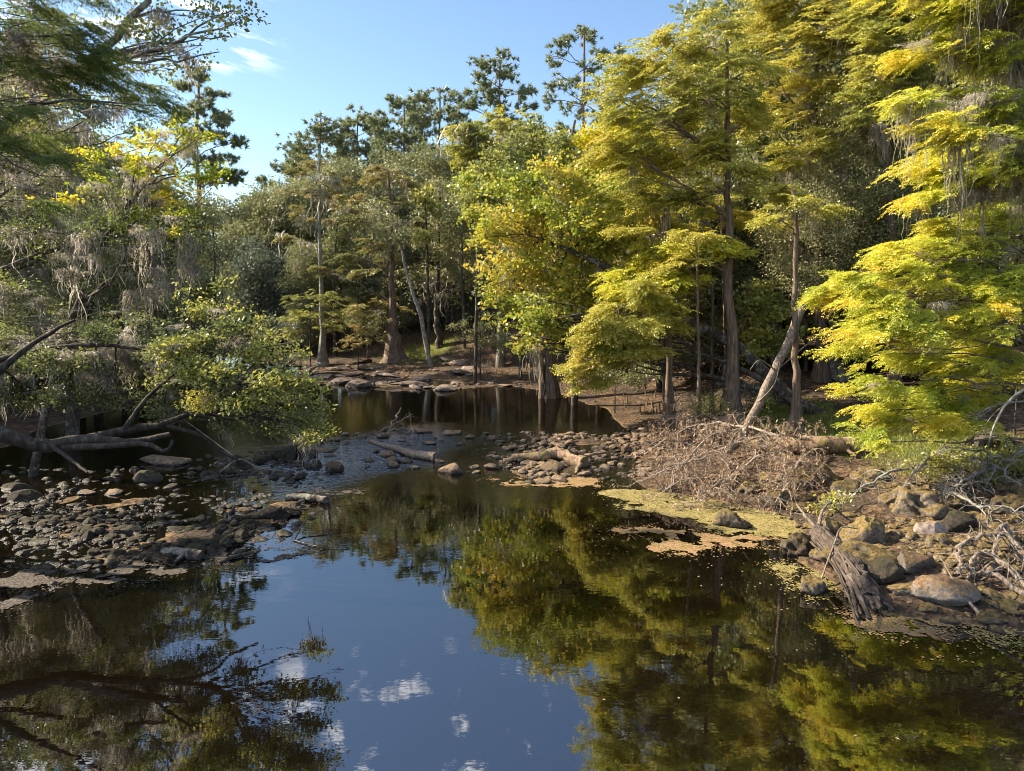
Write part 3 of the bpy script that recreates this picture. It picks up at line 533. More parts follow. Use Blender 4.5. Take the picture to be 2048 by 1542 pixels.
# --- distant pines
PN = [(642, 92, 228, [(640, 250, 32, 22), (612, 285, 34, 25), (668, 290, 32, 24), (640, 320, 45, 28), (600, 340, 30, 26), (680, 345, 30, 24), (655, 365, 40, 25), (610, 385, 26, 20), (572, 330, 14, 12)], 'leftmost of the tall pines standing against the sky over the far bank'),
      (716, 92, 222, [(716, 240, 28, 18), (695, 262, 22, 16), (740, 262, 24, 17), (716, 290, 34, 22), (700, 325, 30, 20), (738, 330, 28, 20)], 'pine with flat dark top between two rounder pines on the far bank'),
      (808, 88, 195, [(800, 218, 30, 20), (772, 240, 24, 17), (828, 238, 24, 18), (795, 268, 40, 22), (830, 285, 26, 20), (778, 300, 28, 18), (812, 325, 30, 20)], 'pine with forked leaning stem in the middle of the row over the far bank'),
      (880, 86, 168, [(880, 185, 26, 14), (850, 200, 30, 16), (912, 200, 28, 16), (868, 225, 30, 15), (905, 232, 28, 16), (845, 245, 20, 12), (925, 262, 20, 12), (890, 262, 22, 12)], 'pine with open umbrella crown and visible bare stem over the far bank'),
      (1000, 80, 105, [(985, 122, 32, 16), (1018, 140, 26, 18), (960, 145, 24, 14), (995, 165, 36, 18), (965, 190, 24, 14), (1030, 188, 26, 16), (1000, 210, 34, 18), (1045, 208, 20, 12), (955, 218, 22, 12), (1005, 240, 45, 16)], 'tallest round topped pine standing clear of its row over the far bank'),
      (1168, 62, 58, [(1165, 75, 40, 18), (1125, 95, 28, 16), (1200, 105, 30, 20), (1120, 120, 20, 14), (1150, 165, 40, 18), (1190, 185, 34, 20), (1112, 200, 24, 14), (1150, 225, 30, 18), (1200, 235, 32, 22), (1130, 260, 24, 14), (1175, 275, 30, 16), (1140, 85, 20, 14), (1185, 130, 26, 14), (1125, 175, 20, 12), (1215, 145, 22, 14), (1165, 200, 26, 14), (1185, 250, 26, 14)], 'tall pine with crooked limbs and open crown left of the olive cypress'),
      (398, 58, 130, [(398, 150, 26, 14), (375, 172, 26, 14), (418, 190, 26, 16), (395, 215, 36, 18), (365, 235, 30, 16), (430, 240, 26, 16), (400, 265, 44, 20), (440, 285, 26, 12), (375, 300, 34, 20), (420, 320, 36, 18), (440, 345, 30, 14), (400, 360, 40, 20), (455, 365, 18, 9)], 'tall dark pine behind the yellow leaved maple on the near left bank')]
for px, top, Y, lab in [(598, 285, 96, 'smaller pine at the left end of the far pine row'), (762, 232, 97, 'slender pine behind the gap right of the flat topped pine'), (846, 205, 99, 'slender pine just left of the umbrella crowned pine'), (936, 235, 96, 'slender pine left of the tallest round topped pine'), (682, 262, 98, 'slender pine behind the leftmost tall pine'), (1055, 255, 84, 'short pine right of the tallest round topped pine'), (540, 350, 90, 'low pine on the skyline left of the pine row')]:
    g = np.random.default_rng(px); PN.append((px, Y, top, [(px+g.uniform(-1, 1)*(6+q*.16), top+14+q, 20+q*.06+g.uniform(0, 8), 14+g.uniform(0, 5)) for q in range(0, 190, 20)], lab))
for px, Y, top, bl, lab in PN:
    tree('pine_tree', lab, 'tree', up(base(px+4, Y), (px+3, 500), (px-2, (top+500)/2), (px, top+8)), .30, .07, B(Y, [(px+(a-px)*1.22, b, c*1.15, d*1.1) for a, b, c, d in bl]+([(px-22, top+170, 34, 26), (px+24, top+190, 34, 26), (px, top+215, 40, 26)] if 600 < px < 950 else []), jit=1.2), 'pinebg', 'pine', 2.4 if Y > 60 else 6., 'pine', vbase=.42, rise=.25, bg=True, rmin=.03, trunk_kw=dict(n=10), lsc=1.0 if Y > 70 else .75)
# --- far bank
tree('cypress_tree', 'mossy olive cypress with flat layered crown below the tallest round topped pine', 'tree',
     up(base(1000, 55), (1010, 450), (1015, 300)), .4, .12, B(55, [(950, 270, 45, 26), (1010, 262, 50, 30), (1065, 285, 45, 30), (940, 305, 38, 24), (1000, 310, 50, 25), (1080, 330, 45, 30), (960, 345, 45, 20), (1030, 350, 45, 25), (920, 260, 22, 14)]), 'cypbg', 'cyp', 5.5, 'oak', moss=.35, mosslen=1.9, vbase=.55, bg=True)
tree('cypress_tree', 'broad buttressed cypress with rusty sparse crown on the far stone ledge', 'tree',
     up(base(791, 60, 735), (786, 640), (782, 520), (776, 340)), .40, .09, B(60, [(775, 345, 30, 16), (745, 360, 32, 14), (805, 365, 30, 14), (730, 400, 32, 16), (790, 405, 34, 18), (710, 440, 30, 16), (760, 450, 34, 18), (820, 440, 28, 18), (740, 490, 36, 16), (690, 515, 34, 14), (655, 540, 30, 14), (720, 545, 36, 12), (765, 520, 30, 16), (780, 600, 34, 18), (740, 620, 36, 16), (720, 665, 30, 12)]), 'cypbg', 'rust', 4.0, 'cyp', moss=.22, mosslen=1.3, vbase=.55, bg=True, flare=1.5, trunk_kw=dict(fl_h=.75, n=20), rmin=.02, lsc=.85)
tree('cypress_tree', 'thin grey stemmed cypress hung with pale moss left of the rusty cypress', 'tree',
     up(base(645, 62, 690), (642, 560), (638, 430), (640, 315)), .26, .07, B(62, [(640, 330, 36, 16), (605, 350, 30, 16), (675, 355, 30, 16), (620, 385, 40, 18), (665, 395, 36, 16), (595, 420, 28, 14), (700, 420, 24, 12), (575, 470, 26, 12), (640, 440, 30, 16)]), 'cypbg', 'rust', 3.0, 'pale', moss=.35, mosslen=1.5, vbase=.45, bg=True, flare=.9, rmin=.02, lsc=.8)
tree('leaning_tree', 'slim tree leaning left with a pale stripe of bark on the steep far bank', 'tree',
     up(base(862, 57, 700), (835, 610), (812, 540), (790, 450)), .21, .07, B(57, [(780, 440, 30, 20), (805, 470, 28, 18), (760, 460, 24, 14)]), 'oakbg', 'oak', 4, 'pale', vbase=.5, bg=True)
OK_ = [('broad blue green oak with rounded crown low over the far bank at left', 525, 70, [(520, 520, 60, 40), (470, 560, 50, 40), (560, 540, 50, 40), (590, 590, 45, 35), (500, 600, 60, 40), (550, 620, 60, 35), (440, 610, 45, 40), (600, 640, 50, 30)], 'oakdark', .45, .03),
       ('dark small crowned oak on the skyline left of the pines', 545, 75, [(545, 385, 30, 22), (520, 410, 34, 24), (575, 420, 36, 26), (500, 450, 40, 26), (550, 460, 50, 30), (600, 470, 40, 26), (475, 480, 30, 24)], 'oak', .5, .1),
       ('grey mossy oak right of the rusty cypress on the far bank', 880, 62, [(875, 375, 40, 25), (910, 400, 40, 28), (860, 420, 40, 28), (900, 450, 50, 30), (940, 430, 34, 28), (850, 480, 40, 30), (890, 510, 50, 30), (945, 490, 36, 34), (860, 560, 45, 32), (920, 570, 50, 34), (960, 540, 30, 34)], 'oak', .3, .28),
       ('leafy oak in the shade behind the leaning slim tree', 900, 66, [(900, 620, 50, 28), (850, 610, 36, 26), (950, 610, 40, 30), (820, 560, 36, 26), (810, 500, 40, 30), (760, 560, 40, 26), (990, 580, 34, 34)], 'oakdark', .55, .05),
       ('dark oak between the thin grey cypress and the rusty cypress', 690, 68, [(690, 470, 40, 30), (700, 520, 44, 28), (650, 490, 36, 28), (670, 560, 50, 28), (720, 590, 46, 26), (610, 540, 40, 26), (740, 440, 34, 30), (690, 420, 34, 24)], 'oak', .5, .1),
       ('shaded oak behind the yellow tipped bough over the left pool', 400, 56, [(420, 430, 46, 30), (380, 470, 50, 36), (440, 500, 46, 34), (350, 540, 50, 40), (410, 570, 56, 36), (330, 440, 46, 36), (300, 500, 50, 40), (460, 420, 36, 24), (370, 620, 60, 34)], 'oak', .5, .22)]
for lab, px, Y, bl, lk, vb, ms in OK_:
    tree('oak_tree', lab, 'tree', up(base(px, Y, 690), (px-6, 600), (px, bl[0][1]+20)), .35, .09, B(Y, bl), 'oakbg', lk, 3.3, 'dark', moss=ms, mosslen=1.7, vbase=vb, bg=True, rmin=.02)
tree('maple_tree', 'small bright lime topped maple beside the mossy olive cypress', 'tree', up(base(950, 50, 700), (955, 500), (958, 350)), .14, .05,
     B(50, [(955, 345, 22, 22), (942, 375, 26, 20), (975, 385, 26, 26), (950, 420, 26, 26), (965, 470, 20, 30)]), 'maplebg', 'maple', 4.5, 'dark', vbase=.5, bg=True)
tree('maple_tree', 'tall narrow light green maple between the rusty cypress and the grey oak', 'tree', up(base(858, 59, 700), (855, 520), (850, 380)), .14, .05,
     B(59, [(850, 385, 18, 22), (860, 420, 20, 24), (852, 460, 18, 22)]), 'maplebg', 'shrub', 4, 'dark', vbase=.4, bg=True)
for lab, px, Y, bl, lk in [('low pale green cypress shrub under the thin grey cypress', 620, 60, [(600, 600, 34, 14), (640, 590, 36, 14), (670, 620, 36, 14), (610, 630, 40, 14), (650, 650, 40, 14), (590, 660, 24, 10), (690, 600, 26, 12)], 'shrub'),
                       ('low rusty cypress shrub left of the buttressed trunk on the ledge', 716, 58, [(700, 680, 30, 9), (725, 660, 28, 12), (745, 685, 22, 9), (690, 700, 16, 6)], 'rust'),
                       ('bushy dark green shrub at the foot of the rusty cypress', 735, 62, [(730, 630, 36, 18), (760, 650, 28, 16), (700, 640, 26, 16), (745, 670, 30, 12)], 'oak'),
                       ('grey green bush hanging over the steep bank beside the cypress knees', 960, 51, [(955, 640, 34, 16), (985, 660, 34, 18), (930, 655, 24, 14), (1000, 690, 30, 14), (960, 675, 30, 12)], 'oak'),
                       ('shadowed bush on the far bank by the stone steps', 555, 63, [(540, 640, 30, 16), (575, 655, 32, 18), (520, 665, 24, 12)], 'oakdark')]:
    tree('bank_shrub', lab, 'shrub', up(base(px, Y, 700), (px, bl[0][1]+25)), .08, .03, B(Y, bl, jit=.6), 'cypbg' if lk in ('shrub', 'rust') else 'oakbg', lk, 5, 'dark', vbase=.5, bg=True, lsc=.6, rmin=.015)
for i, (px, Y, py) in enumerate([(930, 60, 400), (905, 64, 420), (875, 66, 450), (1040, 50, 500), (965, 60, 480), (670, 66, 430), (425, 50, 420), (378, 52, 440), (1200, 47, 450), (1245, 46, 430), (1010, 62, 430), (740, 72, 400), (600, 72, 430)]):
    tree('slim_tree', ['thin dark trunk rising from the shaded wood of the far bank'][0], 'tree', up(base(px, Y, 680), (px+((i*7) % 11)-5, 560), (px+((i*13) % 17)-8, py)), .13+.03*(i % 3), .05, B(Y, [(px, py+10, 20, 16), (px+15, py+30, 16, 14)]), 'oakbg', 'oak', 3, 'dark', group='thin trunks in the shaded far wood', vbase=.5, bg=True, rmin=.02, trunk_kw=dict(n=8))
# --- left bank
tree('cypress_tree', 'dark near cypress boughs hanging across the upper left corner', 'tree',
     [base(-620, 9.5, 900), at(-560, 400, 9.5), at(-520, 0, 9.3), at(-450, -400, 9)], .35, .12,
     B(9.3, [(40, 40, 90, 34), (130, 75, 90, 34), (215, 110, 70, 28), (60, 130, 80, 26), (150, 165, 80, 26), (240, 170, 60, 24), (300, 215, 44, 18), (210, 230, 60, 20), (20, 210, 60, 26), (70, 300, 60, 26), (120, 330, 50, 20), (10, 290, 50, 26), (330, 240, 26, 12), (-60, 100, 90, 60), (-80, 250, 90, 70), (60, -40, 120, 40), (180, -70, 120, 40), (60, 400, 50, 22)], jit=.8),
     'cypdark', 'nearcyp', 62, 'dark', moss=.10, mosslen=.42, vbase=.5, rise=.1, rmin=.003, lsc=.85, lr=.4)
tree('oak_tree', 'open crowned oak with crooked grey limbs reaching into the sky at upper left', 'tree',
     [base(-420, 17, 930), at(-260, 500, 17), at(-120, 330, 17), at(60, 210, 17), at(190, 110, 17), at(300, 0, 17)], .24, .06,
     B(17, [(300, 30, 60, 26), (400, 30, 50, 24), (455, 25, 40, 22), (440, 75, 40, 20), (385, 95, 60, 18), (330, 140, 50, 20), (470, 40, 24, 16), (250, 60, 60, 30), (320, 85, 40, 20), (200, 120, 50, 30), (120, 60, 60, 40), (330, -60, 110, 40), (200, -80, 110, 60), (430, 105, 28, 10), (140, 190, 50, 30), (60, -160, 160, 60), (330, -180, 130, 50), (100, -300, 200, 70), (320, -330, 160, 60), (440, -120, 60, 40)], jit=1.0),
     'sparse', 'shrub', 15, 'oak', moss=.13, mosslen=.6, vbase=.52, vsp=.15, rise=.35, rmin=.006)
tree('maple_tree', 'yellow and gold leaved maple hung with moss at upper left', 'tree',
     [base(60, 24, 930), at(120, 700, 24), at(200, 500, 23), at(280, 380, 22)], .15, .05,
     B(21.5, [(385, 250, 34, 22), (370, 290, 50, 26), (425, 325, 34, 22), (400, 360, 44, 24), (330, 330, 50, 26), (270, 340, 50, 26), (215, 310, 50, 28), (340, 395, 50, 24), (300, 425, 50, 22), (240, 395, 46, 24), (370, 430, 34, 18), (290, 465, 34, 16), (350, 460, 30, 14), (190, 370, 40, 24), (310, 280, 50, 20), (390, 480, 16, 10), (170, 330, 40, 30), (130, 400, 40, 24), (200, 440, 40, 20), (430, 270, 26, 20)], jit=1.6, tall=.8),
     'maple', 'gold', 15, 'dark', moss=.16, mosslen=.8, vbase=.62, vsp=.22, lsc=.52)
LB = [('moss draped dark oak at the far left edge behind the low river bough', -80, 27, [(30, 420, 60, 40), (100, 440, 60, 40), (20, 500, 60, 44), (90, 530, 60, 44), (160, 500, 54, 40), (40, 590, 70, 44), (130, 600, 64, 40), (0, 660, 60, 40), (200, 570, 50, 36), (80, 370, 60, 36), (-60, 450, 60, 60), (-80, 600, 60, 60)], 'oak', .55, .42),
      ('moss draped oak with dark forked limbs behind the near gold maple', 140, 29, [(180, 430, 50, 36), (250, 470, 50, 36), (300, 500, 50, 34), (230, 540, 54, 36), (320, 560, 50, 34), (180, 620, 54, 34), (270, 620, 54, 34), (350, 600, 40, 30), (360, 520, 36, 30), (140, 480, 46, 36), (210, 670, 54, 30), (110, 670, 54, 30), (300, 660, 50, 26)], 'shrub', .75, .50),
      ('pale mossed oak against the bright sky at the upper left', -100, 25, [(30, 180, 40, 26), (90, 150, 36, 24), (150, 210, 40, 26), (60, 250, 44, 26), (200, 250, 36, 24), (120, 290, 44, 26), (240, 200, 30, 20), (20, 320, 40, 26), (180, 320, 40, 24), (10, 100, 40, 26), (280, 260, 26, 18)], 'shrub', .6, .65),
      ('tall shaded oak closing the left side of the picture behind the dark boughs', -40, 33, [(20, 330, 50, 40), (90, 300, 50, 36), (150, 350, 46, 36), (60, 240, 50, 36), (140, 270, 46, 30), (-20, 400, 60, 50), (10, 190, 50, 40), (200, 390, 40, 30), (110, 400, 50, 34), (-60, 280, 60, 60)], 'oak', .45, .35)]
for lab, px, Y, bl, lk, vb, ms in LB:
    tree('oak_tree', lab, 'tree', [base(px, Y, 900), at(px+20, 700, Y), at(px+60, 520, Y), at(px+80, 380, Y)], .30, .08, B(Y, bl, jit=1.3), 'oak', lk, 13, 'dark', moss=ms*.6, mosslen=1.0, vbase=vb, rise=.4)
limb = [at(-330, 800, 15.4), at(-120, 850, 15.7), at(30, 872, 15.9), at(90, 893, 15.9), at(150, 885, 16.0), at(250, 860, 16.2), at(330, 850, 16.4), at(420, 800, 16.7)]
g = np.random.default_rng(61); bl = [(x+g.uniform(-25, 25), y+g.uniform(-22, 22), g.uniform(24, 48), g.uniform(18, 34)) for x in range(-40, 400, 58) for y in range(330, 700, 58) if g.random() > .12 and not (x > 300 and y < 420)]
tree('oak_tree', 'fine twigged oak curtained with pale backlit moss over the left pool', 'tree', [base(-420, 21, 900), at(-200, 640, 21), at(0, 540, 21), at(180, 480, 21), at(330, 470, 21)], .13, .03, B(20.6, bl, jit=1.4), 'oaknear', 'shrub', 13, 'dark', moss=.42, mosslen=.85, vbase=.80, rise=.2, rmin=.006, lr=.6)
T = tree('oak_tree', 'low river oak with thick boughs over the water and yellow lit leaves at their tips', 'tree',
     [base(-560, 16.5, 900)]+limb, .27, .05,
     B(16.2, [(620, 845, 34, 16.4), (585, 800, 40, 24), (540, 760, 44, 26), (500, 710, 44, 26), (560, 715, 34, 16.4), (470, 660, 34, 16.4), (440, 740, 48, 30), (500, 800, 44, 26), (400, 680, 44, 28), (420, 800, 44, 26), (600, 760, 26, 18), (380, 620, 36, 16.4), (430, 610, 30, 18), (550, 850, 30, 16), (640, 815, 22, 14), (655, 860, 18, 10), (610, 870, 22, 14), (350, 700, 44, 26), (340, 760, 44, 26), (460, 850, 34, 16), (530, 680, 24, 18), (400, 740, 40, 26), (575, 760, 30, 20), (520, 640, 16, 10), (480, 625, 16, 12), (590, 690, 14, 10), (640, 780, 16, 8), (670, 840, 12, 7), (600, 715, 18, 10), (360, 590, 20, 14), (445, 570, 16, 10)], jit=1.4, tall=.75),
     'oaknear', 'shrub', 62, 'wet', moss=.09, mosslen=.4, vbase=.50, vsp=.16, rise=.15, rmin=.006, tipvar=.30,  # sunlit tips put into leaf colour: yellower at the ends, darker olive inside
     extra=[([at(90, 893, 15.9), at(180, 878, 15.6), at(260, 884, 15.4), at(340, 868, 15.4)], .15, .05), ([at(110, 895, 15.8), at(200, 892, 15.4), at(290, 888, 15.2), at(330, 902, 15.1), at(345, 880, 15.1)], .085, .03), ([at(90, 880, 15.8), at(135, 915, 15.4), at(175, 945, 14.9)], .06, .025), ([at(250, 860, 16.2), at(300, 790, 16.2), at(360, 740, 16.4)], .08, .02),
            ([at(330, 850, 16.4), at(400, 870, 16.4), at(440, 905, 16.4), at(500, 930, 16.4)], .06, .02), ([at(-120, 850, 15.7), at(-20, 760, 16.0), at(60, 690, 16.4), at(150, 640, 16.4)], .13, .03), ([at(420, 800, 16.7), at(480, 790, 16.7), at(560, 800, 16.7)], .045, .012)])
tree('oak_tree', 'shaded leafy river oak boughs low over the left pool', 'tree',
     [base(-520, 18, 900), at(-200, 780, 17.2), at(0, 720, 17.4), at(160, 690, 17.4), at(300, 700, 17.4)], .13, .03,
     B(17.8, [(20, 740, 54, 30), (100, 720, 54, 30), (180, 730, 54, 30), (260, 720, 50, 30), (330, 700, 46, 30), (60, 790, 50, 26), (140, 790, 54, 28), (230, 790, 54, 28), (310, 770, 50, 28), (370, 760, 40, 26), (380, 820, 40, 14.4), (20, 680, 50, 30), (330, 830, 40, 18), (-40, 770, 50, 40), (290, 645, 45, 26), (200, 660, 45, 26)], jit=1.0),
     'oaknear', 'shrub', 40, 'wet', moss=.30, mosslen=.6, vbase=.85, vsp=.12, rise=.15, rmin=.006)
# --- the wood behind: a few kinds copied with their parts
def wood_proto(seed, kind, h):
    g = np.random.default_rng(seed); bl = []
    nb = 17
    for k in range(nb):
        z = h*(.16+.78*(k+.5)/nb); a = k*2.4+g.uniform(-.5, .5); q = h*.24*math.sqrt(max(.10, 1-((z/h-.52)/.50)**2))*g.uniform(.25, 1); r = h*g.uniform(.09, .135)
        bl.append((np.array([q*math.cos(a), q*math.sin(a), z]), np.array([r*1.25, r*1.25, r*.8])))
    _tid[0] += 1; rng = np.random.default_rng(seed); T = thing('woodland_tree', (0, 0, 0), 'x', 'tree', 'x'); a, b, c = MB(), MB(), MB()
    P, R_ = trunk_tube(a, rng, [(0, 0, -.3), (.2, 0, h*.4), (-.1, .2, h*.92)], .26, .06, n=10)
    foliage(rng, P, R_, bl, {'oak': 'oakbg', 'cyp': 'cypbg', 'maple': 'maplebg'}[kind], '', 3.1, .16 if kind != 'maple' else .04, mb=a, crown=b, mm=c, mosslen=1.8, vbase=.5, bg=True, rmin=.03)
    a.obj('trunk', MB_['dark'], T, smooth=True); b.obj('crown', ML[{'oak': 'oak', 'cyp': 'cyp', 'maple': 'maple'}[kind]], T)
    if c.n: c.obj('hanging_moss', ML['moss'], T, kind='stuff')
    return T
WP = {k: wood_proto(s, k2, 15) for k, s, k2 in (('a', 1, 'oak'), ('b', 2, 'oak'), ('c', 3, 'cyp'), ('d', 4, 'maple'), ('e', 6, 'oak'))}
used = set()
WK = {'a': 'dark evergreen oak', 'b': 'dark evergreen oak', 'e': 'dark evergreen oak', 'c': 'olive brown cypress', 'd': 'yellow green maple'}
def where(px, Y):
    if px < 250: return 'in the wood behind the mossy left boughs'
    if px < 600: return 'in the wood beyond the left end of the far pool'
    if px < 1150: return 'in the wood under the row of tall pines' if Y > 70 else 'at the top of the far bank behind the rusty cypress'
    if px < 1480: return 'in the wood behind the tall straight cypress'
    return 'in the wood behind the nest tree and glossy oak' if px < 1850 else 'in the wood behind the lime boughs at right'
def wood(px, Y, s, k, g=np.random.default_rng(77)):
    x = at(px, 700, Y)[0]; loc = (x, Y, gz(x, Y)-.1); o = WP[k]
    lab = WK[k]+' '+where(px, Y)
    if k in used: o = copy_tree(o, lab, loc, g.uniform(0, 6.28), (s*g.uniform(.9, 1.1),)*2+(s,))
    else: used.add(k); o.location = loc; o.scale = (s, s, s); o['label'] = lab
    if k in used and o is WP[k] or True: o['group'] = WK[k]+'s '+where(px, Y)
WG = np.random.default_rng(3)
for px in range(-350, 640, 85): wood(px+WG.uniform(-20, 20), WG.uniform(72, 80), WG.uniform(.72, .92), 'abe'[WG.integers(3)])
for px in range(-700, 3200, 110): wood(px+WG.uniform(-20, 20), WG.uniform(100, 120), 1.15 if px < 1200 else 2.0, 'abe'[WG.integers(3)])
for px in range(560, 1150, 62): wood(px+WG.uniform(-20, 20), WG.uniform(74, 86), WG.uniform(1.02, 1.22), 'abeca'[WG.integers(5)])
for px in range(640, 1100, 75): wood(px+WG.uniform(-20, 20), WG.uniform(66, 70), WG.uniform(.55, .72), 'abe'[WG.integers(3)])
for px in range(-300, 420, 90): wood(px+WG.uniform(-20, 20), WG.uniform(44, 52), WG.uniform(.78, .95), 'abe'[WG.integers(3)])
for px in range(1130, 1480, 70): wood(px+WG.uniform(-20, 20), WG.uniform(50, 56), WG.uniform(.9, 1.1), 'cbecd'[WG.integers(5)])
for px in range(1480, 2500, 95): wood(px+WG.uniform(-20, 20), WG.uniform(46, 54), WG.uniform(1.35, 1.6), 'cbecd'[WG.integers(5)])
for px in range(1500, 2700, 120): wood(px+WG.uniform(-20, 20), WG.uniform(60, 72), WG.uniform(1.6, 1.9), 'abe'[WG.integers(3)])
for px, Y, s, k in [(1480, 43, .75, 'a'), (1700, 42, 1.25, 'b'), (1830, 40, 1.2, 'a'), (1950, 36, 1.0, 'e'), (2080, 38, 1.2, 'b'), (1900, 42, 1.35, 'c'), (2200, 32, 1.1, 'a'), (2030, 31, .7, 'a'), (1900, 33, .6, 'e'), (2400, 26, 1.0, 'd'), (2150, 45, 1.5, 'd'), (1390, 44, .8, 'e'), (1320, 42, .7, 'a'), (1790, 46, 1.6, 'a'),
                    (-500, 34, .9, 'a'), (-350, 38, .9, 'b'), (-200, 40, .85, 'e'), (-760, 30, .8, 'a'), (-60, 42, .8, 'a'), (240, 44, .72, 'b'), (140, 40, .75, 'e'), (-150, 37, 1.35, 'b'), (60, 38, 1.15, 'a'), (190, 42, 1.0, 'e'), (-330, 36, 1.4, 'a'), (280, 47, 1.0, 'c')]: wood(px, Y, s, k)
# ------------------------------------------------------------------ stones
import bmesh
def ico(sub):
    bm = bmesh.new(); bmesh.ops.create_icosphere(bm, subdivisions=sub, radius=1.0)
    v = np.array([x.co[:] for x in bm.verts]); f = np.array([[q.index for q in p.verts] for p in bm.faces]); bm.free(); return v, f
_I = {s: ico(s) for s in (2, 3, 4, 5)}
def rockverts(seed, sub, r, cuts=9, disp=.12, pits=.0):
    g = np.random.default_rng(seed); v, f = _I[sub]; v = v.copy()
    for k in range(cuts):
        n = unit(g.normal(size=3)*np.array([1, 1, 1.2])); d = g.uniform(.52, .86); h = v@n; v -= np.clip(h-d, 0, 9)[:, None]*n*.93
    o = g.integers(0, 90); e = noise3(v+20+o, .8, 1)-.5; e2 = noise3(v+40+o, .3, 2)-.5; e3 = noise3(v+60+o, .12, 4)-.5
    v = v*(1+disp*1.8*e+disp*.8*e2+disp*.35*e3)[:, None]
    if pits: v = v*(1-pits*np.clip(noise3(v+9+o, .45, 6)-.56, 0, 1)*3)[:, None]
    return v*np.asarray(r), f
def rockmesh(name, seed, sub, r, m, **kw):
    v, f = rockverts(seed, sub, r, **kw); mb = MB(); mb.add(v, t=f); me = mb.mesh(name, smooth=sub > 3); me.materials.append(m); return me
def onground(px, py, z0=None):
    z = 0. if z0 is None else z0
    if z0 is None:
        for _ in range(8): p = gp(px, py, z); z = .5*z+.5*max(gz(p[0], p[1]), -.02)
    p = gp(px, py, z); return np.array([p[0], p[1], z])
RG = np.random.default_rng(21)
protos = {k: [rockmesh('river_stone', 100+i+j*20, 3, (1, .8*RG.uniform(.8, 1.2), .62*RG.uniform(.7, 1.25)), MR_[k], cuts=15, disp=.15) for i in range(7)] for j, k in enumerate(('dark', 'warm', 'far'))}
def put_rock(key, loc, s, label, group, cat='stone', name='river_stone', flat=1., g=RG):
    o = bpy.data.objects.new(name, protos[key][g.integers(7)]); COL.objects.link(o); o.location = [float(q) for q in loc]
    o.rotation_euler = (g.uniform(-.25, .25), g.uniform(-.25, .25), g.uniform(0, 6.28)); o.scale = (s*g.uniform(.85, 1.3), s, s*flat*g.uniform(.75, 1.2)); tag(o, label, cat, group); return o
def pick(poly, n, dmin, g, tries=6000, pad=.25):
    P = np.array(poly); lo, hi = P.min(0), P.max(0); out = []
    for _ in range(tries):
        q = lo+(hi-lo)*g.random(2)
        if sdf(P, np.array([q[0]]), np.array([q[1]]))[0] > pad*g.random(): continue
        a = ray(0, 0)
        if abs(q[0]) > .76*q[1]: continue
        if all(abs(q[0]-c[0])+abs(q[1]-c[1]) > dmin*1.2 for c in out): out.append(q)
        if len(out) >= n: break
    return out
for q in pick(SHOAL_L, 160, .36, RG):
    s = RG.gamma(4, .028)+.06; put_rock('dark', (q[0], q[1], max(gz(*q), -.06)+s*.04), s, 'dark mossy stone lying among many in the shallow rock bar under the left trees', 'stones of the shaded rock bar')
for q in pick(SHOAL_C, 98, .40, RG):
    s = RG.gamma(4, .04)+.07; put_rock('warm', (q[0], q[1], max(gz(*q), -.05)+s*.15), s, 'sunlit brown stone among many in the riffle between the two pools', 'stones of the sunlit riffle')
for q in pick(SHOAL_F, 40, 1.0, RG):
    s = RG.gamma(3, .14)+.2; put_rock('far', (q[0], q[1], max(gz(*q), -.05)+s*.02), s, 'flat grey brown ledge stone at the upper edge of the far pool', 'ledge stones below the far bank', flat=.55)
def pebbles(name, poly, n, lo, hi, key, g):
    P = np.array(poly); a, b = P.min(0)-.5, P.max(0)+.5; q = a+(b-a)*g.random((n*4, 2)); q = q[(sdf(P, q[:, 0], q[:, 1]) < .35*g.random(len(q))) & (fbm(q[:, 0], q[:, 1], 1.6, 90) > .33+.10*g.random(len(q)))][:n]
    vs_ = [rockverts(700+k*3, 2, (1, g.uniform(.5, .95), g.uniform(.3, .75)), cuts=10+k, disp=.2) for k in range(8)]; f0 = vs_[0][1]; mb = MB(); z = np.maximum(ground(q[:, 0], q[:, 1]), -.08)
    s = g.uniform(0, 1, len(q))**3*(hi-lo)+lo; R3 = rotmats(g, len(q))
    for k, vv in enumerate([v[0] for v in vs_]):
        m = np.arange(len(q)) % 8 == k; n2 = m.sum(); az_ = g.uniform(0, 6.28, n2); c, sn = np.cos(az_), np.sin(az_); R2 = np.zeros((n2, 3, 3)); R2[:, 0, 0] = c; R2[:, 0, 1] = -sn; R2[:, 1, 0] = sn; R2[:, 1, 1] = c; R2[:, 2, 2] = 1
        V = np.einsum('nij,kj->nki', R2, vv)*s[m][:, None, None]+np.stack([q[m, 0], q[m, 1], z[m]+s[m]*.15], -1)[:, None]
        F_ = f0[None]+np.arange(n2)[:, None, None]*len(vv); mb.add(V.reshape(-1, 3), t=F_.reshape(-1, 3))
    mb.obj(name, MR_[key], kind='stuff')
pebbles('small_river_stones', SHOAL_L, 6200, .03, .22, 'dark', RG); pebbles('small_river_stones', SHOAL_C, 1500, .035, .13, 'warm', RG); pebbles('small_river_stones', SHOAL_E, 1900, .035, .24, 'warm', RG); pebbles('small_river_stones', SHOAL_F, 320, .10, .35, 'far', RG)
NB = G((1560, 1050), (1640, 1010), (1760, 1000), (2100, 1000), (2300, 1220), (2048, 1262), (1860, 1235), (1760, 1180), (1660, 1130))
pebbles('small_bank_stones', NB, 1500, .04, .24, 'boulder', RG)
SH = G((600, 735), (900, 778), (1130, 800), (1240, 840), (1285, 905), (1300, 985), (1420, 1012), (1290, 960), (1290, 900), (1240, 828), (1120, 780), (900, 755), (700, 730))
pebbles('small_shore_stones', SH, 700, .04, .16, 'warm', RG)
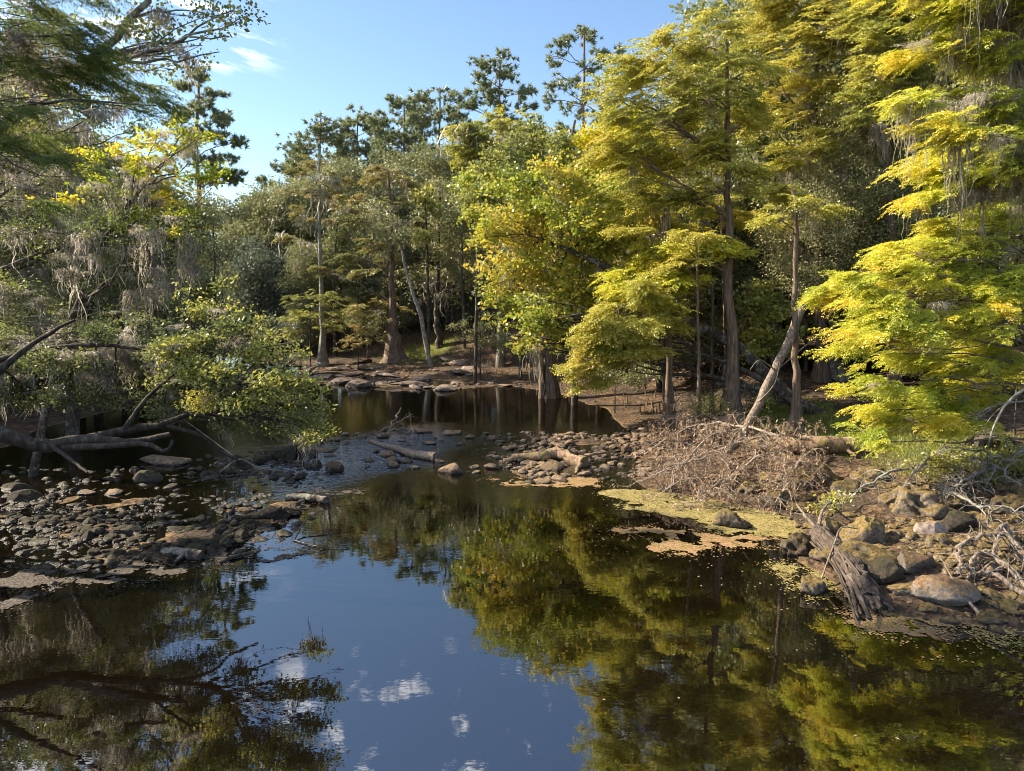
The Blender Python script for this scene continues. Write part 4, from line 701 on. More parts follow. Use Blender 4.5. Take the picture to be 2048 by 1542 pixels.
# big boulders, each its own mesh: (px, py foot, width px, height px, label, material, pits)
BO = [(1462, 1056, 62, 42, 'lone dark boulder standing in the sunlit duckweed', 'boulder'), (1600, 1108, 66, 62, 'ochre boulder at the water edge, farthest left of the big ones beside the duckweed', 'boulder'),
      (1667, 1080, 60, 46, 'round moss capped boulder between the duckweed and the tall mossy one', 'boulder'), (1735, 1088, 84, 72, 'tall mossy boulder with a waisted side above the weathered stump', 'boulder'),
      (1728, 1140, 130, 60, 'wide brown mossed boulder that the weathered stump leans on', 'boulder'), (1775, 1160, 90, 60, 'hollowed dark sided boulder right of the weathered stump', 'dark'),
      (1832, 1140, 92, 42, 'long low brown topped boulder amid green duckweed', 'rusty'), (1902, 1205, 112, 58, 'large round rusty topped boulder at the water edge near the lower right', 'rusty'),
      (1632, 1190, 60, 50, 'green splashed low boulder left of the stump at the waterline', 'boulder'), (1660, 1120, 60, 34, 'small low boulder tucked under the upper end of the stump', 'boulder'),
      (1600, 972, 90, 42, 'moss topped boulder behind the dead brush, below the fallen log', 'boulder'), (1662, 962, 52, 36, 'dark green rounded boulder right of the moss topped one under the fallen log', 'boulder'),
      (1545, 968, 60, 30, 'ochre boulder half behind the dry twigs', 'boulder'), (1560, 1008, 50, 40, 'pitted boulder at the inner edge of the duckweed', 'boulder'), (1655, 1008, 44, 26, 'small boulder beside the pale flat slab', 'boulder'),
      (1610, 1020, 80, 16, 'pale flat slab of bare rock behind the duckweed', 'boulder'), (1842, 1032, 110, 70, 'large rough moss covered boulder under the bare grey twigs', 'boulder'), (1790, 1010, 50, 36, 'brown boulder left of the large rough mossy one', 'boulder'),
      (1935, 1022, 66, 34, 'mossy boulder below the upturned roots', 'boulder'), (1925, 1062, 64, 44, 'smooth dark boulder with a moss cap under the dry roots', 'dark'), (1868, 1070, 54, 36, 'angular grey boulder in the shaded gap', 'far'),
      (1885, 1092, 46, 24, 'small brown boulder above the long low brown topped one', 'boulder'), (2015, 1098, 84, 46, 'flat mossy boulder at the right edge of the picture', 'boulder'), (1990, 1150, 50, 30, 'half buried boulder among driftwood', 'warm'),
      (1760, 1130, 40, 22, 'little wet boulder between stump and duckweed', 'boulder'), (1985, 1245, 44, 24, 'pale knobbly stone at the end of the bare driftwood stick', 'boulder'), (1820, 1190, 66, 26, 'low foamy edged rock behind the weathered stump', 'boulder'),
      (1700, 985, 50, 30, 'boulder in shade under the tips of the low lime boughs', 'boulder'), (1750, 960, 60, 30, 'mossy boulder right of the fallen log end', 'boulder'), (2030, 1020, 60, 40, 'shaded boulder beneath the leafy undergrowth at right', 'boulder'), (1500, 985, 40, 26, 'small boulder buried in the dead brush', 'boulder'),
      (558, 920, 76, 46, 'biggest dark rock at the tip of the left bar beside the riffle', 'dark'), (520, 925, 36, 22, 'dark rock touching the left side of the biggest one', 'dark'), (610, 916, 40, 26, 'dark rock touching the right side of the biggest one', 'dark'), (637, 906, 60, 12, 'flat sunlit brown rock beside the riffle', 'warm'),
      (475, 938, 46, 38, 'upright grey rock behind the left bar', 'dark'), (664, 945, 38, 30, 'mossy brown rock at the right end of the left bar', 'warm'), (905, 948, 46, 28, 'pointed pyramid shaped rock alone in the water below the sunlit log', 'warm'), (630, 938, 28, 26, 'square dark rock between two larger ones by the riffle', 'dark'),
      (567, 1073, 30, 16, 'single dark stone standing apart in the blue water', 'dark'), (540, 1035, 52, 34, 'rough dark clump of rock at the lower right of the left bar', 'dark'), (285, 962, 80, 40, 'broad dark ledge rock at the back of the left bar', 'dark'), (320, 930, 80, 20, 'pale long ledge behind the left bar', 'warm'),
      (225, 990, 36, 14, 'pale flat topped stone lit by the sun on the left bar', 'warm'), (170, 990, 30, 12, 'pale small stone lit by the sun on the left bar', 'warm'), (40, 1005, 80, 40, 'brown ledge rock at the left edge', 'dark'), (255, 1070, 56, 40, 'largest mossy rock near the front of the left bar', 'dark'),
      (690, 768, 60, 18, 'broad brown slab on the far ledge left of the cypress foot', 'far'), (715, 775, 46, 24, 'grey block at the water edge of the far ledge', 'far'), (890, 782, 44, 22, 'two topped rock alone at the right end of the far ledge', 'far'), (745, 735, 60, 12, 'rusty flat rock left of the buttressed cypress', 'far'), (820, 772, 60, 12, 'low wide slab right of the far ledge blocks', 'far')]
FLAT = {1610, 320, 637, 820, 745, 690}
for i, (px, py, w, h, lab, key) in enumerate(BO):
    p = onground(px, py); k = mpp(np.linalg.norm(p[:2])); a, b = w*k*(.52 if px > 1500 else .62), h*k*.7
    if px in FLAT: b = max(b, .12)
    
    if px < 330 and key == 'dark': a *= .62; b *= .6
    rr = (a, max(a*.75, .1), b*.95)
    me = rockmesh('boulder', 300+i*7, 5 if w > 50 else 4, rr, MR_[key], cuts=5 if key == 'boulder' else 9, disp=.44 if key == 'boulder' else .2, pits=.9 if key == 'boulder' else .1)
    o = bpy.data.objects.new('boulder', me); COL.objects.link(o); o.location = (p[0], p[1]+a*.35, p[2]+b*.12); o.rotation_euler = (0, 0, RG.uniform(-.5, .5)); tag(o, lab, 'boulder')
# ------------------------------------------------------------------ floating mats of duckweed
def weedmat(name, stops):
    m, t, out = mat(name); l = t.links.new; ge = NN(t, 'ShaderNodeNewGeometry')
    v = NN(t, 'ShaderNodeTexVoronoi', Scale=30.); l(ge.outputs['Position'], v.inputs['Vector']); n = NN(t, 'ShaderNodeTexNoise', Scale=1.6, Detail=6., Roughness=.7); l(ge.outputs['Position'], n.inputs['Vector'])
    s = NN(t, 'ShaderNodeSeparateColor'); l(v.outputs['Color'], s.inputs[0])
    c = ramp(t, M(t, 'ADD', M(t, 'MULTIPLY', s.outputs[0], .5), M(t, 'MULTIPLY', n.outputs[0], .6)), stops); p = NN(t, 'ShaderNodeBsdfPrincipled', Roughness=.8); p.inputs['Specular IOR Level'].default_value = .2
    l(c, p.inputs['Base Color']); l(bump(t, v.outputs['Distance'], .6, .02), p.inputs['Normal']); l(p.outputs[0], out.inputs[0]); return m
WG_ = weedmat('duckweed', [(.30, (.07, .06, .02)), (.46, (.20, .175, .05)), (.6, (.25, .20, .075)), (.75, (.33, .26, .12))]); WB_ = weedmat('duckweed_with_brown_leaves', [(.28, (.08, .06, .02)), (.42, (.26, .21, .07)), (.56, (.22, .12, .065)), (.8, (.34, .22, .13))]); WL_ = weedmat('pale_scum', [(.25, (.035, .028, .022)), (.8, (.12, .10, .085))])
def weed(name, poly, m, cell=.045, hole=.36, sc=1.0, o=0, edge=.45, leafn=0):
    g0 = np.random.default_rng(31+o)
    P = np.array(poly); lo, hi = P.min(0)-.4, P.max(0)+.4; xs = np.arange(lo[0], hi[0], cell); ys = np.arange(lo[1], hi[1], cell); X, Y = np.meshgrid(xs, ys); x, y = X.ravel(), Y.ravel()
    s = sdf(P, x, y)+(fbm(x, y, sc, 20+o)-.5)*edge*2.6; s = s+(fbm(x, y, .22, 50+o)-.5)*.5; ok = (s < 0) & (fbm(x, y, .5, 30+o)+np.clip(-s, 0, .6)*.12+(fbm(x, y, .12, 60+o)-.5)*.25 > hole+.08)
    lx = g0.uniform(lo[0]-.5, hi[0]+.5, 16000); ly = g0.uniform(lo[1]-.5, hi[1]+.5, 16000); ls = sdf(P, lx, ly)+(fbm(lx, ly, sc, 20+o)-.5)*edge*2.6+(fbm(lx, ly, .22, 50+o)-.5)*.5; kk = (ls > -.25) & (g0.random(16000) < np.exp(-np.abs(ls)/.16)*.5) & (fbm(lx, ly, .6, 70+o) > .4)
    x, y = np.concatenate([x[ok], lx[kk]]), np.concatenate([y[ok], ly[kk]]); n = len(x); small = np.concatenate([np.ones(ok.sum()), g0.uniform(.25, .8, kk.sum())])[:, None]; g = np.random.default_rng(9+o); h = cell*.56; z = .008+g.random(n)*.006; dx = g.normal(0, cell*.12, (n, 4)); dy = g.normal(0, cell*.12, (n, 4))
    q0 = np.array([[-1, 1, 1, -1]])*h*small; q1 = np.array([[-1, -1, 1, 1]])*h*small
    V = np.stack([x[:, None]+q0+dx*small, y[:, None]+q1+dy*small, np.repeat(z[:, None], 4, 1)], -1); mb = MB(); mb.add(V.reshape(-1, 3), q=np.arange(n*4).reshape(-1, 4)); mb.obj(name, m, kind='stuff')
    return x, y
D1 = G((1205, 988), (1262, 980), (1340, 985), (1440, 1000), (1560, 1012), (1665, 1030), (1650, 1068), (1560, 1083), (1470, 1066), (1380, 1040), (1270, 1018))
D2 = G((1222, 1062), (1300, 1052), (1400, 1062), (1480, 1072), (1585, 1085), (1540, 1092), (1440, 1092), (1370, 1108), (1320, 1100), (1270, 1080))
D3 = G((1720, 1240), (1790, 1218), (1890, 1222), (1975, 1250), (1900, 1262), (1800, 1275), (1760, 1262)); D4 = G((1770, 1120), (1870, 1095), (1935, 1125), (1930, 1160), (1850, 1178), (1760, 1165)); D5 = G((985, 958), (1080, 955), (1190, 962), (1185, 970), (1060, 972), (1010, 966)); D6 = G((1960, 1262), (2080, 1255), (2080, 1285), (2000, 1275))
D7 = G((1060, 918), (1110, 915), (1130, 935), (1090, 945), (1060, 938)); D8 = G((1580, 1140), (1625, 1145), (1650, 1180), (1620, 1195), (1590, 1170))
DL = G((-20, 1140), (120, 1125), (260, 1128), (350, 1142), (260, 1160), (120, 1170), (0, 1215), (-60, 1240)); DL2 = G((420, 1100), (520, 1098), (620, 1105), (560, 1122), (440, 1118)); DL3 = G((600, 985), (690, 975), (700, 990), (640, 1002)); DL4 = G((480, 1060), (560, 1040), (575, 1060), (500, 1078))
for i, (nm, P, m, hl) in enumerate([('duckweed', D1, WG_, .22), ('duckweed', D2, WB_, .30), ('duckweed', D3, WB_, .33), ('duckweed', D4, WG_, .25), ('duckweed', D5, WB_, .35), ('duckweed', D6, WG_, .35), ('duckweed', D7, WG_, .3), ('duckweed', D8, WG_, .35), ('floating_scum', DL, WL_, .54), ('floating_scum', DL2, WL_, .46), ('floating_scum', DL3, WL_, .5), ('floating_scum', DL4, WL_, .5)]):
    weed(nm, P, m, hole=hl, o=i*3)
# ------------------------------------------------------------------ logs, sticks, brush
def wood_thing(name, label, cat, pts, r0, r1, bark='dead', group=None, extra=(), n=14, k=10, lump=.18, nm2='branch'):
    _tid[0] += 1; g = np.random.default_rng(_tid[0]); a = MB(); trunk_tube(a, g, pts, r0, r1, n=n, k=k, lump=lump); b0 = np.array(pts[0], float)
    if not extra: o = a.obj(name, MB_[bark], smooth=True, loc=b0); return tag(o, label, cat, group)
    T = thing(name, b0, label, cat, group); a.obj('log_body', MB_[bark], T, smooth=True)
    for e in extra: m = MB(); trunk_tube(m, g, e[0], e[1], e[2], n=9, k=6, lump=lump*.6); m.obj(nm2, MB_[bark], T, smooth=True)
    return T
def gg(px, py, dz=0., z=None): p = onground(px, py, z); return p+np.array([0, 0, dz])
wood_thing('fallen_log', 'sunlit pale log lying across the riffle with a broken right end', 'log', [gg(742, 886, .05), gg(790, 902, .10), gg(825, 914, .12), gg(872, 922, .14)], .09, .19, 'dead', extra=[([gg(825, 914, .15), gg(838, 905, .3), gg(842, 892, .5)], .03, .01)])
wood_thing('fallen_log', 'dark arched log with moss behind the small duckweed patch in the stones', 'log', [gg(1008, 926, .05), gg(1045, 922, .16), gg(1080, 924, .19), gg(1120, 922, .24), gg(1168, 934, .10)], .09, .22, 'log', n=22, lump=.4, extra=[([gg(1150, 930, .2), gg(1185, 925, .3), gg(1215, 915, .2)], .09, .03), ([gg(1160, 935, .1), gg(1150, 948, .0)], .1, .05)])
wood_thing('leaning_dead_trunk', 'bare scaly dead trunk leaning right across the tall straight cypress', 'dead tree', [gg(1438, 925, -.1), at(1492, 858, 25.2), at(1540, 758, 26.5), at(1574, 690, 27.3), at(1606, 612, 28.3)], .11, .17, 'dead', n=24, k=14,
           extra=[([at(1515, 805, 25.8), at(1548, 770, 25.4), at(1560, 725, 25.2)], .03, .01), ([at(1470, 882, 25), at(1430, 870, 24.6), at(1395, 880, 24.4)], .035, .01), ([at(1550, 740, 26.6), at(1520, 720, 26.2), at(1500, 740, 26)], .03, .01), ([at(1490, 862, 25.2), at(1505, 905, 24.9), at(1540, 925, 24.6)], .03, .01)])
wood_thing('fallen_branch', 'long thin bare pole slanting behind the leaning dead trunk', 'branch', [gg(1490, 800), at(1560, 735, 30), at(1650, 660, 31)], .05, .03, 'dead')
wood_thing('fallen_log', 'mossy horizontal log behind the dead brush with a ragged right end', 'log', [gg(1490, 900, .2), gg(1560, 905, .28), gg(1640, 906, .28), gg(1702, 905, .25)], .26, .30, 'log', n=18, k=14, extra=[([gg(1700, 905, .3), gg(1722, 895, .45), gg(1740, 880, .5)], .10, .03), ([gg(1690, 910, .2), gg(1712, 918, .1)], .09, .04)])
def barkaxis(d):
    m = MB_['dead'].copy(); m.name = 'splintered_grey_wood'; t = m.node_tree; mpn = [n for n in t.nodes if n.type == 'MAPPING'][0]; pre = t.nodes.new('ShaderNodeMapping'); q = Vector([float(x) for x in unit(d)]).rotation_difference(Vector((0, 0, 1)))
    pre.inputs['Rotation'].default_value = q.to_euler(); src = mpn.inputs[0].links[0].from_socket; t.links.new(src, pre.inputs[0]); t.links.new(pre.outputs[0], mpn.inputs[0]); mpn.inputs['Scale'].default_value = (1.6, 1.6, .12); e = [n for n in t.nodes if n.type == 'VALTORGB'][0].color_ramp.elements; e[0].color = (.02, .016, .013, 1); e[1].color = (.065, .048, .038, 1); e[2].color = (.17, .14, .115, 1); return m
# weathered stump at the lower right: splintered ribs
_tid[0] += 1; g = np.random.default_rng(_tid[0]); A0, A1, A2, A3 = gg(1632, 1102, .42, 0), gg(1675, 1145, .40, 0), gg(1715, 1190, .25, 0), gg(1748, 1228, .0, 0)
T = thing('driftwood_stump', gg(1690, 1180, 0, 0), 'weathered grey splintered stump slanting into the water over mossy boulders', 'driftwood')
SM = barkaxis(A3-A0); a = MB(); trunk_tube(a, g, [A0, A1, A2, A2*.25+A3*.75],   .19, .26, n=34, k=18, lump=.3); a.obj('log_body', SM, T, smooth=True)
for k in range(17):
    o = (k-8)*.040; n_ = np.array([.75, .62, 0])*o; m = MB(); zz = np.array([0, 0, .17-abs(k-8)*.022]); e0, e1 = g.uniform(-.25, .25), g.uniform(.55, 1.25); Z0 = A0+(A1-A0)*e0; Z3 = A2+(A3-A2)*e1
    pts = [Z0+n_+zz+g.normal(0, .03, 3), A1+n_*1.35+zz*1.2+g.normal(0, .025, 3), A2+n_*1.7+zz*1.25+g.normal(0, .03, 3), Z3+n_*2.3+zz*.9+g.normal(0, .05, 3)]
    trunk_tube(m, g, pts, g.uniform(.02, .05), g.uniform(.018, .05), n=20, k=6, lump=.6); m.obj('splinter', SM, T, smooth=True)
for e, ra, rb in [([A1+np.array([.1, 0, .1]), gg(1735, 1165, .2, 0), gg(1800, 1203, .06, 0)], .14, .05), ([A1+np.array([.1, .1, 0]), gg(1720, 1140, .35, 0), gg(1745, 1180, .1, 0)], .12, .07), ([A0, gg(1640, 1085, .75, 0), gg(1662, 1072, .95, 0)], .06, .02), ([gg(1637, 1178, .03, 0), gg(1668, 1140, .7, 0), gg(1680, 1128, .85, 0), gg(1712, 1126, .8, 0)], .022, .014), ([gg(1685, 1200, .25, 0), gg(1740, 1212, .20, 0), gg(1785, 1222, .05, 0)], .035, .015), ([A0+np.array([0, 0, .1]), gg(1600, 1085, .8, 0), gg(1590, 1078, .9, 0)], .05, .015)]:
    m = MB(); trunk_tube(m, g, e, ra, rb, n=10, k=7, lump=.2); m.obj('branch', MB_['dead'], T, smooth=True)
wood_thing('driftwood_stick', 'bare forked stick reaching down the right water edge to the pale knobbly stone', 'stick', [gg(1965, 1240, .05), gg(1920, 1215, .25), gg(1875, 1200, .3), gg(1850, 1195, .2)], .035, .015, 'twig', extra=[([gg(1920, 1215, .25), gg(1890, 1180, .45), gg(1875, 1160, .5)], .02, .006)])
wood_thing('driftwood_stick', 'straight dark stick floating in front of the left rock bar', 'stick', [gg(437, 1128, .02, 0), gg(470, 1117, .05, 0), gg(507, 1106, .03, 0)], .045, .03, 'dark')
wood_thing('driftwood_log', 'short dark rotten log in front of the left rock bar', 'log', [gg(325, 1108, .06, 0), gg(360, 1115, .12, 0), gg(402, 1118, .06, 0)], .10, .13, 'dark', extra=[([gg(370, 1115, .1, 0), gg(350, 1128, .05, 0)], .05, .03)])
wood_thing('driftwood_log', 'dark round ended log at the right edge of the left rock bar', 'log', [gg(575, 1000, .08), gg(610, 1003, .12), gg(652, 1008, .10)], .11, .12, 'dark')
wood_thing('fallen_branch', 'crooked bare branch half sunk in the blue water right of the left bar', 'branch', [gg(588, 1082, .02, 0), gg(612, 1058, .22, 0), gg(650, 1045, .35, 0), gg(712, 1035, .38, 0)], .022, .008, 'dark', extra=[([gg(588, 1082, .02, 0), gg(630, 1094, .03, 0), gg(668, 1096, .05, 0), gg(700, 1075, .3, 0)], .018, .006), ([gg(668, 1096, .05, 0), gg(664, 1080, .2, 0)], .01, .004)])
wood_thing('fallen_branch', 'curved pale branch lying over the back of the left rock bar', 'branch', [gg(440, 950, .1), gg(480, 938, .35), gg(520, 945, .15), gg(575, 948, .08)], .035, .012, 'oak', extra=[([gg(480, 938, .3), gg(430, 915, .6), gg(350, 870, 1.0)], .03, .015)])
wood_thing('root_ball', 'dark upturned root ball on the shaded bank under the lime boughs at right', 'roots', [gg(1990, 905, .1), gg(1960, 890, .5), gg(1935, 880, .7)], .45, .30, 'dark', lump=.5, nm2='root', extra=[([gg(1950, 895, .5), at(1960+40*math.cos(q), 890+40*math.sin(q), 24), at(1960+85*math.cos(q+.3), 895+60*math.sin(q+.3)+15, 23.8)], .09, .02) for q in np.arange(0, 6.2, .62)])
for i, (lab, pts, r) in enumerate([('pale bare branch hanging to the ground near the right edge', [at(2110, 740, 19), at(2020, 800, 18.8), at(1985, 860, 18.6), at(1975, 905, 18.6), gg(1978, 945)], .04), ('thin bare branch curving out from the right edge over the twigs', [at(2100, 800, 19.5), at(1990, 810, 19.5), at(1930, 850, 19.5), at(1880, 900, 19.5)], .03)]):
    wood_thing('bare_branch', lab, 'branch', pts, r, .012, 'pale', extra=[([pts[1], pts[1]+np.array([-.5, 0, -.5]), pts[1]+np.array([-.8, -.1, -1.2])], .014, .004), ([pts[2], pts[2]+np.array([-.4, 0, .1]), pts[2]+np.array([-.9, .1, -.4])], .012, .004)])
def brush(name, label, cat, mains, n2, n3, l2, l3, bark, leaves=0, r=(.05, .016, .006), droop=.25, leafkey='dead', seed=1, up_=.3):
    g = np.random.default_rng(seed); T = thing(name, mains[0][0], label, cat); a, b, c = MB(), MB(), MB(); S_ = []
    for m in mains: P = smoothpath(m, 14); P[1:-1] += g.normal(0, .04, (12, 3)); tubes(a, P, np.linspace(r[0], r[0]*.4, 14), 6); S_.append(P)
    S_ = np.concatenate(S_)
    def kids(src, n, L_, rad, k=6):
        o = src[g.integers(0, len(src), n)]; d = unit(g.normal(size=(n, 3))+np.array([0, 0, up_])); ln = L_*g.uniform(.4, 1.3, (n, 1)); t = np.linspace(0, 1, k)
        P = o[:, None]+d[:, None]*ln[:, None]*t[None, :, None]; P[:, :, 2] -= (droop*ln*t**2*2); P += np.cumsum(g.normal(0, .035*L_, (n, k, 3)), axis=1)*(t > 0)[None, :, None]
        gzv = ground(P[..., 0].ravel(), P[..., 1].ravel()).reshape(P.shape[:2]); P[..., 2] = np.maximum(P[..., 2], np.maximum(gzv, 0)+.02)
        return P, np.broadcast_to(rad*(1-t*.75), (n, k))*g.uniform(.6, 1.3, (n, 1))
    P2, R2 = kids(S_, n2, l2, r[1]); tubes(b, P2, R2, 5); P3, R3 = kids(P2[:, 2:].reshape(-1, 3), n3, l3, r[2]); tubes(b, P3, R3, 3)
    a.obj('stems', MB_[bark], T, smooth=True); b.obj('twigs', MB_[bark], T)['kind'] = 'stuff'
    if leaves:
        ends = P3[:, 3:].reshape(-1, 3); q = ends[g.integers(0, len(ends), leaves)]; scatter(c, g, [p_broad(4, .07, .09, .035) for _ in range(4)], q, rotmats(g, leaves, np.tile(np.array([0, 0, -1.]), (leaves, 1))), g.uniform(.7, 1.3, leaves), g.uniform(0, 1, leaves)); c.obj('dry_leaves', ML[leafkey], T, kind='stuff')
    return T
brush('dead_brush', 'big tangle of dry tan twigs with withered brown leaves at the edge of the duckweed', 'brush pile',
      [[gg(1620, 915, .6), gg(1540, 930, 1.0), gg(1440, 950, .9), gg(1330, 970, .5)], [gg(1560, 920, .8), gg(1450, 900, 1.0), gg(1360, 905, .8), gg(1290, 930, .4)], [gg(1500, 900, .8), gg(1430, 930, 1.1), gg(1380, 960, .8), gg(1330, 1000, .3)], [gg(1560, 950, .8), gg(1500, 970, .8), gg(1450, 1000, .5), gg(1400, 1015, .2)], [gg(1480, 890, .7), gg(1400, 870, .8), gg(1330, 875, .5)], [gg(1600, 960, .5), gg(1580, 990, .6), gg(1550, 1020, .2)], [gg(1440, 925, .3), gg(1390, 975, .9), gg(1300, 985, .5)]],
      300, 2600, 1.1, .42, 'twig', leaves=2600, seed=5)
brush('bare_twigs', 'bare grey twigs tangled over the mossy boulders at the right', 'brush pile',
      [[gg(1870, 930, .4), gg(1850, 970, .7), gg(1800, 1010, .4)], [gg(1900, 940, .4), gg(1960, 970, .7), gg(2040, 1000, .4)], [gg(1850, 960, .5), gg(1760, 985, .5), gg(1680, 1030, .3)], [gg(1990, 960, .4), gg(1930, 1000, .6), gg(1890, 1020, .3)], [gg(2060, 960, .8), gg(2000, 980, .9), gg(1900, 960, 1.)], [gg(1880, 1000, .3), gg(1950, 1040, .4), gg(2050, 1050, .3)]], 130, 800, .9, .38, 'pale', seed=6)
brush('driftwood_tangle', 'sunlit heap of curved pale driftwood roots right of the rusty topped boulder', 'driftwood',
      [[gg(2070, 1150, .2), gg(2010, 1120, .55), gg(1950, 1115, .5), gg(1905, 1130, .2)], [gg(2060, 1190, .1), gg(2000, 1160, .4), gg(1950, 1150, .45), gg(1935, 1180, .1)], [gg(2060, 1210, .1), gg(1990, 1180, .3), gg(1920, 1165, .3)], [gg(1915, 1160, .1), gg(1920, 1130, .4), gg(1935, 1115, .4)], [gg(2040, 1130, .1), gg(2000, 1110, .7), gg(1985, 1140, .3)]], 60, 260, .6, .25, 'dead', seed=7, r=(.07, .018, .006))
brush('stick_pile', 'small heap of drift sticks at the head of the riffle behind the sunlit log', 'driftwood', [[gg(755, 868, .05), gg(790, 862, .3), gg(825, 850, .5)], [gg(770, 872, .1), gg(800, 866, .2), gg(830, 868, .1)], [gg(775, 870, .1), gg(795, 850, .5), gg(803, 842, .6)]], 26, 90, .6, .3, 'dead', seed=8, r=(.05, .02, .008))
brush('stick_pile', 'twiggy drift caught on the biggest dark rock of the left bar', 'driftwood', [[gg(600, 930, .1), gg(585, 905, .4), gg(560, 905, .5)], [gg(610, 930, .1), gg(625, 905, .3), gg(600, 900, .4)]], 16, 60, .5, .3, 'oak', seed=9, r=(.03, .012, .006))
brush('dead_branch', 'arched pale dead spray in front of the slim trunks left of the tall straight cypress', 'branch', [[gg(1335, 850, .1), at(1355, 800, 28.5), at(1375, 785, 28.4), at(1390, 820, 28.2)], [gg(1320, 860, .1), at(1345, 830, 28), at(1400, 830, 28)], [gg(1440, 870, .2), at(1400, 850, 27), at(1340, 870, 26.5)], [gg(1380, 880, .2), at(1450, 845, 27), at(1500, 820, 27.2)]], 50, 120, .6, .35, 'twig', seed=10, r=(.03, .012, .006))
# nest
g = np.random.default_rng(4); c = at(1642, 28, 34.6); n = 420; u = unit(g.normal(size=(n, 3)))*np.array([.42, .42, .26])*g.uniform(.6, 1, (n, 1)); d = unit(np.cross(u, g.normal(size=(n, 3))))*.26; a = MB(); tubes(a, np.stack([c+u-d, c+u+g.normal(0, .03, (n, 3)), c+u+d], 1), np.full((n, 3), .014), 4)
tag(a.obj('bird_nest', MB_['log'], loc=c), 'round brown twig nest high in the yellow cypress', 'nest')
# cypress knees
KG = np.random.default_rng(8); KM = []
for i in range(4):
    a = MB(); trunk_tube(a, KG, [(0, 0, -.15), (.01, .01, .3), (.03*KG.normal(), .02, .75), (.05*KG.normal(), .03, 1.0)], .17, .05, n=9, k=8, lump=.25); me = a.mesh('cypress_knee', True); me.materials.append(MB_['log']); KM.append(me)
for q in [(KG.uniform(940, 1330), None) for _ in range(120)]:
    px = q[0]; py = np.interp(px, [940, 1010, 1130, 1230, 1330], [752, 765, 782, 815, 850])-KG.gamma(1.6, 14)-6; p = onground(px, py)
    if p[2] < .02: continue
    o = bpy.data.objects.new('cypress_knee', KM[KG.integers(4)]); COL.objects.link(o); o.location = [float(v) for v in p]; s = KG.uniform(.18, .5); o.scale = (s*.7, s*.7, s); o.rotation_euler = (0, 0, KG.uniform(0, 6)); tag(o, 'dark pointed cypress knee on the muddy slope beside the far pool', 'cypress knee', 'cypress knees on the far bank')
# stone steps and railing
T = thing('stone_steps', onground(500, 700), 'shaded stone steps climbing the far bank at left', 'steps'); 
for i in range(6):
    v = np.array([[x, y, z] for x in (-1, 1) for y in (-1, 1) for z in (-1, 1)])*np.array([1.1-.05*i, .32, .12]); c = at(488+i*7, 700, 71+i*.55); c = np.array([c[0], 71+i*.55, gz(c[0], 71+i*.55)*.0+.9+i*.38]); a = MB()
    bm = bmesh.new(); bmesh.ops.create_cube(bm, size=1); bmesh.ops.scale(bm, vec=(2.0, .62, .3), verts=bm.verts); bmesh.ops.bevel(bm, geom=bm.edges[:], offset=.04, segments=2, affect='EDGES')
    vv = np.array([x.co[:] for x in bm.verts])+c
    for f in bm.faces:
        ix = [x.index for x in f.verts]; a.add(vv[ix], t=[(0, j, j+1) for j in range(1, len(ix)-1)])
    bm.free(); a.obj('step', MR_['far'], T)
def beam(a, p, q, w, h):
    p, q = np.array(p), np.array(q); d = unit(q-p); s = unit(np.cross(d, [0, 0, 1.])) if abs(d[2]) < .9 else np.array([1., 0, 0]); u = np.cross(s, d)
    V = [e+s*w*i+u*h*j for e in (p, q) for i, j in ((-1, -1), (1, -1), (1, 1), (-1, 1))]; a.add(V, q=[(0, 1, 2, 3), (7, 6, 5, 4), (0, 4, 5, 1), (1, 5, 6, 2), (2, 6, 7, 3), (3, 7, 4, 0)])
T = thing('wooden_railing', at(1900, 720, 38), 'low weathered wooden railing along the path beyond the lime boughs', 'railing')
RP = [at(px, 0, 38+i*.6) for i, px in enumerate(range(1880, 2320, 70))]
for i, p in enumerate(RP): p[2] = gz(p[0], p[1]); a = MB(); beam(a, p+[0, 0, -.1], p+[0, 0, .95], .06, .06); a.obj('post', MB_['dead'], T)
for z in (.45, .85):
    for p, q in zip(RP[:-1], RP[1:]): a = MB(); beam(a, p+[0, -.085, z], q+[0, -.085, z], .022, .07); a.obj('rail', MB_['dead'], T)
